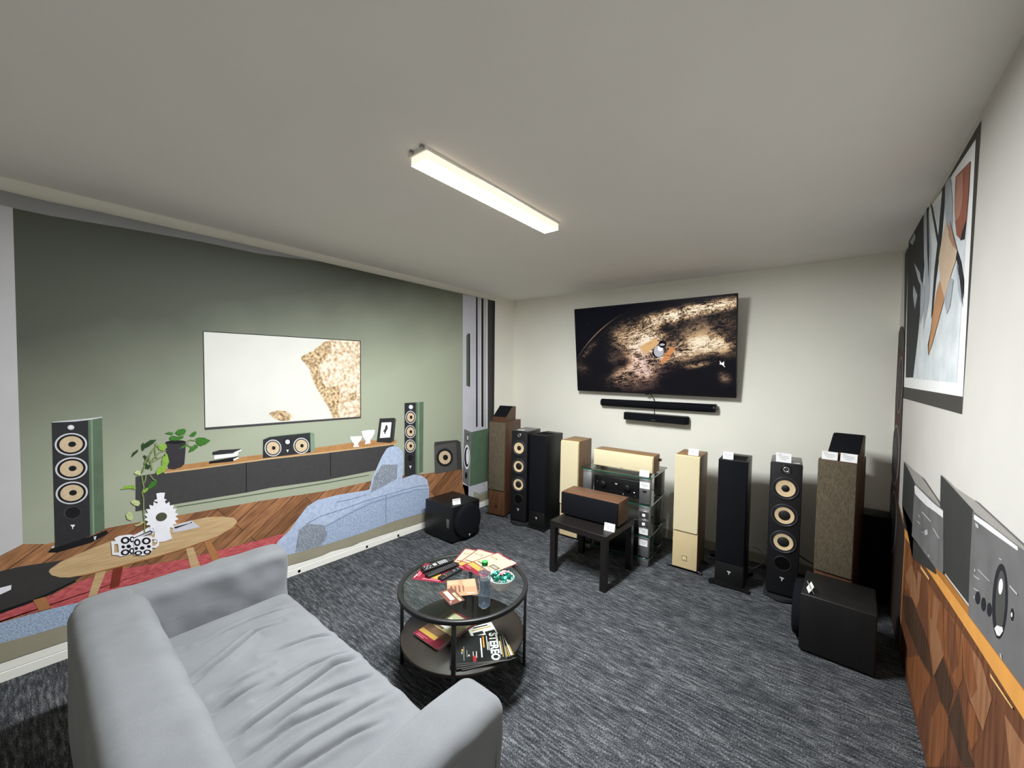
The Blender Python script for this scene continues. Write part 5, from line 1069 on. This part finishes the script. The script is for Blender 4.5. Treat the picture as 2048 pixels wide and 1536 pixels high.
ks = [(0, .03, .02, .02, M_keyd)] + [(.012*i-.012, .062-.0, .007, .005, M_keyd) for i in range(3)] + [(.012*i-.012, -.002-.012*j, .007, .005, M_keyd) for j in range(3) for i in range(3)] + [(0, .062, .008, .006, M_key), (.008, -.04, .006, .004, ORA), (-.008, -.04, .006, .004, M_key)]
remote(-1.758, 1.594, ZT+.0002, R(91), .042, .165, .017, 'short black remote control nearest the peach leaflet', ks, 1)

# water bottle
t = thing('water_bottle', (-1.386, 1.497, ZT), 'clear plastic water bottle with a green cap on the glass table', 'bottle')
prof = [(.0004, .004), (.012, .003), (.024, 0), (.030, .006), (.032, .018), (.0305, .026), (.032, .034), (.0305, .045), (.0315, .07), (.0285, .085), (.0275, .10), (.0285, .115), (.0315, .128), (.0325, .15), (.0325, .172), (.030, .188), (.022, .206), (.014, .216), (.0128, .224), (.0128, .232)]
bt = MB().lathe(prof, M_pet, 36); bt.build('bottle_body', t)
MB().lathe([(.0004, .008)]+[(r-.0015, z+.002) for r, z in prof[2:15]]+[(.0004, .174)], M_water, 36).build('water', t)
MB().lathe([(.0155, .214), (.0165, .216), (.0155, .218)], M_pet, 24).build('neck_ring', t)
cp = MB().lathe([(.0152, .2195), (.0155, .221), (.0155, .238), (.0145, .2405), (.0004, .241)], mat('green_cap', (38, 148, 66), .4, 0, .05, 40), 28)
for i in range(28):
    a_ = 2*pi*i/28
    cp.box(-.0005, .0005, .0152, .0161, .221, .237, mat('green_cap', (38, 148, 66)), Matrix.Rotation(a_, 4, 'Z'))
cp.build('cap', t)
lb = MB()
for k in range(5):
    a_ = R(-75+18*(k-2))
    for j in range(3):
        lb.rbox(-.0035, .0035, -.0334, -.0328, .151+.008*j, .156+.008*j, WHT, .0002, 1, Matrix.Rotation(R(42)+R(16)*(k-2), 4, 'Z'))
lb.build('label_print', t)

# bowl of sweets
BX, BY_ = -1.432, 1.686
t = thing('bowl', (BX, BY_, ZT), 'white bowl filled with green and pink wrapped sweets', 'bowl')
M_bowl = mat('grey_white_ceramic', (206, 200, 200), .3, 0, .03, 20, coat=.3)
MB().lathe([(.0004, .002), (.034, .002), (.036, 0), (.038, .003), (.056, .018), (.068, .042), (.0735, .064), (.0725, .066), (.071, .064), (.066, .043), (.054, .021), (.036, .007), (.0004, .006)], M_bowl, 48).build('shell', t)
MB().lathe([(.0735, .063), (.0745, .066), (.0728, .0675), (.0712, .065)], mat('mint_rim', (176, 226, 214), .35, 0, .03, 20), 48).build('rim', t)
cg = mat('green_foil', (14, 104, 88), .25, .4, .3, 120, .3, 200); cg2 = mat('dark_green_foil', (12, 62, 52), .28, .4, .3, 120, .3, 200); cpk = mat('pink_foil', (232, 178, 186), .4, .1, .2, 150, .3, 200, rgb2=(214, 84, 108)); cmint = mat('mint_foil', (96, 186, 164), .3, .3, .2, 120, .3, 200)
def candy(m):
    t = thing('wrapped_sweet', (0, 0, 0), 'sweet', 'sweet')
    b = MB()
    b.lathe([(.0004, -.011), (.006, -.0095), (.0085, -.004), (.0085, .004), (.006, .0095), (.0004, .011)], m, 10, Matrix.Rotation(R(90), 4, 'Y'), False)
    b.build('sweet', t)
    w = MB()
    for s_ in (-1, 1):
        vs = [(s_*.010, 0, 0)]+[(s_*.021, .010*cos(pi*k/4-pi/2+0), .006*((-1)**k)) for k in range(5)]
        vs = [(s_*.0095, -.0015, 0), (s_*.0095, .0015, 0)]+[(s_*(.019+.002*(k % 2)), -.010+.005*k, .003*((-1)**k)) for k in range(5)]
        w.add(vs, [(0, 2, 3), (0, 3, 4), (0, 4, 1), (1, 4, 5), (1, 5, 6)], m)
    w.build('twisted_wrapper', t)
    return t
rng = random.Random(5)
spots = []
for ring_, n_, zz in ((.0, 1, .082), (.024, 6, .077), (.0435, 11, .071)):
    for i in range(n_):
        a_ = 2*pi*i/n_+rng.uniform(-.2, .2)+ring_*20
        spots.append((BX+ring_*cos(a_), BY_+ring_*sin(a_), ZT+zz+rng.uniform(-.002, .004)))
proto = {}
kinds = ['pink', 'green', 'pink', 'dark', 'green', 'mint', 'dark', 'green', 'green', 'dark', 'green', 'mint', 'green', 'dark', 'green', 'green', 'mint', 'green']
LABS = dict(green='green foil wrapped sweet in the white bowl', dark='dark green foil wrapped sweet in the white bowl', mint='pale mint foil wrapped sweet in the white bowl', pink='pink and white wrapped sweet in the white bowl')
for (x, y, z), k in zip(spots, kinds):
    if k not in proto:
        o = proto[k] = candy(dict(green=cg, dark=cg2, mint=cmint, pink=cpk)[k])
        tag(o, LABS[k], 'sweet', k+' sweets in the bowl')
    else:
        o = copy_tree(proto[k])
    o.scale = (1.45, 1.45, 1.45)
    o.location = (x, y, z); o.rotation_euler = (rng.uniform(-.3, .3), rng.uniform(-.35, .35), rng.uniform(0, pi))

# lower shelf papers
shelf_art = [('r', .02, .98, .24, .965, CRM, 1), ('r', .02, .98, .24, .5, BRN, 2), ('r', .1, .9, .42, .70, OLV, 3), ('r', .12, .5, .44, .54, BRN, 4), ('r', .2, .62, .5, .6, WHT, 5), ('r', .0, .16, .3, .96, BRN, 3), ('r', .02, .7, .13, .235, YEL, 1), ('r', .1, .4, .03, .045, PNK, 1), ('r', .1, .5, .07, .08, PNK, 1), ('r', .7, .95, .972, .99, PNK, 1), ('r', .3, .8, .75, .80, WHT, 4)]
for k in range(4):
    sheet_thing('brochure', -1.714+.004*(k % 2)-.002*k, 1.525-.003*k+.004*(k % 3), ZS+.0041*k, R(90+(2, -1.5, 1, -.5)[k]), .206, .292, .004, RED,
                ('red brochure at the bottom of the stack on the lower shelf', 'red brochure second from the bottom of the stack on the lower shelf', 'red brochure just under the top of the stack on the lower shelf', 'red brochure with a room picture on top of the stack on the lower shelf')[k], 'brochure', 'red brochures stacked on the lower shelf', shelf_art if k == 3 else red_art[:3])
st_art = [('t', 'STEREO', .47, .80, .062, WHT, 1, .0026), ('r', .05, .6, .67, .685, WHT, 1), ('r', .3, .62, .70, .712, WHT, 1), ('r', .12, .86, .55, .575, WHT, 1), ('r', .06, .5, .60, .625, ORA, 1), ('r', .62, .86, .46, .472, WHT, 1), ('r', .78, .98, .40, .425, RDD, 1), ('r', .78, .98, .435, .455, RDD, 1), ('r', .62, .95, .405, .412, WHT, 1),
          ('r', .40, .92, .235, .245, GRY, 1), ('r', .5, .58, .20, .225, ORA, 1), ('r', .60, .68, .19, .22, GRY, 1), ('r', .55, .8, .29, .3, GRY, 1), ('r', .72, .78, .32, .34, WHT, 1), ('r', .1, .9, .935, .95, YEL, 1), ('r', .3, .8, .905, .925, WHT, 1), ('r', .7, .95, .06, .09, WHT, 1), ('r', .82, .93, .03, .055, GRY, 1), ('r', .05, .3, .05, .09, GRY, 1), ('r', .02, .98, .985, .997, GRY, 1), ('r', .86, .98, .86, .875, GRY, 1)]
for k, (a_, dx, dy) in enumerate(((58, .02, .03), (54, .012, .012), (50, .006, .006), (47, 0, 0))):
    sheet_thing('magazine', -1.437+dx, 1.508+dy, ZS+.0048+.0062*k, R(a_), .205, .29, .006, INKB,
                ('black hifi magazine at the bottom of the stack on the lower shelf', 'black hifi magazine second from the bottom on the lower shelf', 'black hifi magazine second from the top on the lower shelf', 'black magazine titled STEREO on top of the stack on the lower shelf')[k], 'magazine', 'hifi magazines on the lower shelf', st_art if k == 3 else [('r', .1, .9, .90, .96, WHT, 1), ('r', .5, .9, .965, .985, YEL, 1), ('r', .86, .97, .3, .8, GRY, 1)])
sheet_thing('magazine', -1.53, 1.648, ZS+.0002, R(152), .15, .14, .0045, WHT, 'white magazine poking out behind the STEREO magazine', 'magazine', 'hifi magazines on the lower shelf', [('r', .1, .5, .4, .6, INKB, 1), ('r', .55, .95, .2, .5, INKB, 1), ('r', .1, .9, .7, .78, YEL, 1), ('r', .2, .8, .84, .92, INKB, 1), ('r', .05, .45, .1, .3, INKB, 1)])
# ------------------------------------------------------------------ sofa (loose grey cover)
def fabric():
    m = bpy.data.materials.new('grey_sofa_cover'); m.use_nodes = True
    nt = m.node_tree; N = nt.nodes; L = nt.links; b = N['Principled BSDF']
    tc = N.new('ShaderNodeTexCoord')
    n1 = N.new('ShaderNodeTexNoise'); n1.inputs['Scale'].default_value = 420; n1.inputs['Detail'].default_value = 3; L.new(tc.outputs['Object'], n1.inputs['Vector'])
    n2 = N.new('ShaderNodeTexNoise'); n2.inputs['Scale'].default_value = 6; n2.inputs['Detail'].default_value = 4; L.new(tc.outputs['Object'], n2.inputs['Vector'])
    ad = N.new('ShaderNodeMath'); ad.operation = 'ADD'; L.new(n1.outputs['Fac'], ad.inputs[0]); L.new(n2.outputs['Fac'], ad.inputs[1])
    cr = N.new('ShaderNodeValToRGB'); cr.color_ramp.elements[0].position = .35; cr.color_ramp.elements[1].position = .65
    hv = N.new('ShaderNodeMath'); hv.operation = 'MULTIPLY'; hv.inputs[1].default_value = .5; L.new(ad.outputs[0], hv.inputs[0]); L.new(hv.outputs[0], cr.inputs['Fac'])
    cr.color_ramp.elements[0].color = (*lin((110, 112, 116)), 1); cr.color_ramp.elements[1].color = (*lin((126, 128, 132)), 1)
    L.new(cr.outputs['Color'], b.inputs['Base Color']); b.inputs['Roughness'].default_value = .95; b.inputs['Specular IOR Level'].default_value = .1
    b.inputs['Sheen Weight'].default_value = .15
    bp = N.new('ShaderNodeBump'); bp.inputs['Strength'].default_value = .25; bp.inputs['Distance'].default_value = .001; L.new(n1.outputs['Fac'], bp.inputs['Height'])
    b2 = N.new('ShaderNodeBump'); b2.inputs['Strength'].default_value = .15; b2.inputs['Distance'].default_value = .02
    mp = N.new('ShaderNodeMapping'); mp.inputs['Scale'].default_value = (1.6, .8, 1.6); L.new(tc.outputs['Object'], mp.inputs['Vector'])
    n3 = N.new('ShaderNodeTexNoise'); n3.inputs['Scale'].default_value = 5; n3.inputs['Detail'].default_value = 2; n3.inputs['Distortion'].default_value = .8; L.new(mp.outputs[0], n3.inputs['Vector'])
    L.new(n3.outputs['Fac'], b2.inputs['Height']); L.new(bp.outputs['Normal'], b2.inputs['Normal']); L.new(b2.outputs['Normal'], b.inputs['Normal'])
    return m
M_sofa = fabric()
SX0, SX1, SY0, SY1 = -2.63, -.785, .10, .965
so = thing('sofa', (0, 0, 0), 'grey two seat sofa with a wrinkled loose cover seen from behind', 'sofa')
def pillow(x0, x1, y0, y1, z0, z1, r, nx, ny, nz_, disp=None, seg=None):
    """rounded soft block with a fine grid, for cloth folds"""
    bm = bmesh.new()
    n = (nx, ny, nz_)
    c = ((x0+x1)/2, (y0+y1)/2, (z0+z1)/2); h = ((x1-x0)/2, (y1-y0)/2, (z1-z0)/2)
    vd = {}
    def vert(p):
        k = tuple(round(q, 5) for q in p)
        if k not in vd: vd[k] = bm.verts.new(p)
        return vd[k]
    for ax in range(3):
        u, w = [(1, 2), (0, 2), (0, 1)][ax]
        for s_ in (-1, 1):
            for i in range(n[u]):
                for j in range(n[w]):
                    q = []
                    for di, dj in ((0, 0), (1, 0), (1, 1), (0, 1)):
                        p = [0, 0, 0]
                        p[ax] = s_*h[ax]; p[u] = -h[u]+2*h[u]*(i+di)/n[u]; p[w] = -h[w]+2*h[w]*(j+dj)/n[w]
                        q.append(vert(p))
                    try: bm.faces.new(q)
                    except ValueError: pass
    for v in bm.verts:
        p = v.co
        core = Vector([max(-h[i]+min(r, h[i]), min(h[i]-min(r, h[i]), p[i])) for i in range(3)])
        d = p-core
        if d.length > 1e-9: 
            m_ = max(abs(d[i]) for i in range(3))
            nrm = d.normalized()
            v.co = core+nrm*min(r, m_ if m_ > 0 else r)
        else:
            nrm = Vector((0, 0, 0))
        v.co += Vector(c)
    bmesh.ops.recalc_face_normals(bm, faces=bm.faces[:])
    bm.normal_update()
    if disp:
        new = [v.co+v.normal*disp(v.co, v.normal) for v in bm.verts]
        for v, q in zip(bm.verts, new): v.co = q
    mb = MB(); mb.addbm(bm, M_sofa, True)
    return mb
CRE = [[(-1.985, .40), (-2.046, .535), (-2.137, .679), (-2.136, .80)], [(-1.747, .40), (-1.769, .538), (-1.786, .62)], [(-1.941, .66), (-1.903, .834), (-1.828, .95)], [(-1.569, .41), (-1.591, .549), (-1.611, .671), (-1.634, .812), (-1.61, .93)],
       [(-1.508, .48), (-1.536, .648), (-1.511, .77), (-1.46, .93)], [(-1.456, .40), (-1.475, .583), (-1.423, .80)], [(-1.305, .47), (-1.276, .691), (-1.236, .82)], [(-1.70, .55), (-1.715, .75), (-1.67, .93)], [(-2.25, .5), (-2.27, .7), (-2.24, .9)], [(-1.36, .42), (-1.37, .6), (-1.33, .9)], [(-1.14, .45), (-1.13, .7), (-1.10, .9)], [(-1.84, .45), (-1.86, .65)]]
def seg_d(p, a, b):
    ab = b-a; t = max(0, min(1, (p-a).dot(ab)/ab.length_squared)); return (p-a-ab*t)
CV = [[Vector(q) for q in c] for c in CRE]
def seat_disp(co, nrm):
    if nrm.z < .2: return .004*noise.noise(co*6)
    p = Vector((co.x, co.y)); d = 0
    for k, c in enumerate(CV):
        best = None
        for a, b in zip(c, c[1:]):
            v = seg_d(p, a, b)
            if best is None or v.length < best.length: best = v
        L_ = best.length
        end = min((p-c[0]).length, (p-c[-1]).length)
        amp_ = (.026 if k in (0, 1, 3) else .016)*min(1, end/.09)
        s_ = best.x
        d -= amp_*math.exp(-(L_/.008)**2)
        d += amp_*.75*math.exp(-((L_-.024)/.02)**2)
    return d*nrm.z+.006*noise.noise(Vector((co.x*7, co.y*2, 0)))+.003*noise.noise(Vector((co.x*20, co.y*6, 3)))
seat = pillow(-2.45, -.955, .31, .955, .24, .435, .055, 300, 90, 12, seat_disp)
seat.build('seat_cushion', so)
def arm_disp(co, nrm):
    q = Vector((co.x*3, co.y*4+co.z*5, co.z*3-co.y*2))
    return (.016 if co.x < -2 else .006)*noise.noise(Vector((co.y*3.2-co.z*5, co.z*6+co.y*7, co.x*2)))*(.25+.75*abs(nrm.x))+.004*noise.noise(co*11)
pillow(SX0, -2.445, SY0+.02, SY1, .05, .668, .05, 14, 64, 44, arm_disp).build('arm', so)
pillow(-.985, SX1, SY0+.02, SY1+.01, .05, .668, .05, 14, 64, 44, arm_disp).build('arm', so)
def back_disp(co, nrm): return .004*noise.noise(co*4)+.008*max(0, nrm.y)*noise.noise(Vector((co.x*5, co.z*3, 0)))
pillow(SX0+.015, SX1-.015, SY0, .355, .05, .672, .075, 110, 18, 36, back_disp).build('backrest', so)
pillow(SX0+.02, SX1-.02, SY0+.06, SY1-.012, .06, .26, .02, 60, 30, 8, lambda c, n_: .003*noise.noise(c*6)).build('base_skirt', so)
pp = MB()
for x in (-.79,):
    pp.tube(spline([(x+.002, .18, .612), (x+.002, .5, .616), (x+.002, .86, .614), (x+.002, .908, .59), (x+.002, .918, .5), (x+.002, .92, .2)], 6), .0035, M_sofa, 6)
pp.build('piping', so)
for x in (SX0+.1, SX1-.1):
    for y in (SY0+.09, SY1-.1):
        MB().rbox(x-.02, x+.02, y-.02, y+.02, 0, .065, M_black, .003).build('leg', so)

# ------------------------------------------------------------------ world, camera, view
w = bpy.data.worlds.new('World'); SC.world = w; w.use_nodes = True
w.node_tree.nodes['Background'].inputs['Color'].default_value = (.05, .05, .05, 1); w.node_tree.nodes['Background'].inputs['Strength'].default_value = .2
cd = bpy.data.cameras.new('Camera'); cam = bpy.data.objects.new('Camera', cd); COL.objects.link(cam)
cd.sensor_width = 36; cd.lens = 13.8965; cd.shift_x = -.0035065; cd.shift_y = .0027153; cd.clip_start = .02; cd.clip_end = 50
cam.matrix_world = Matrix(((.77952, -.035865, .62535, 0), (.62612, .015996, -.779563, 0), (.017956, .999229, .034925, 1.72), (0, 0, 0, 1)))
SC.camera = cam
vs = SC.view_settings
vs.view_transform = 'Standard'; vs.look = 'None'; vs.exposure = EXPO; vs.gamma = 1; vs.use_curve_mapping = False
SC.cycles.max_bounces = 10; SC.cycles.diffuse_bounces = 6; SC.cycles.transparent_max_bounces = 24
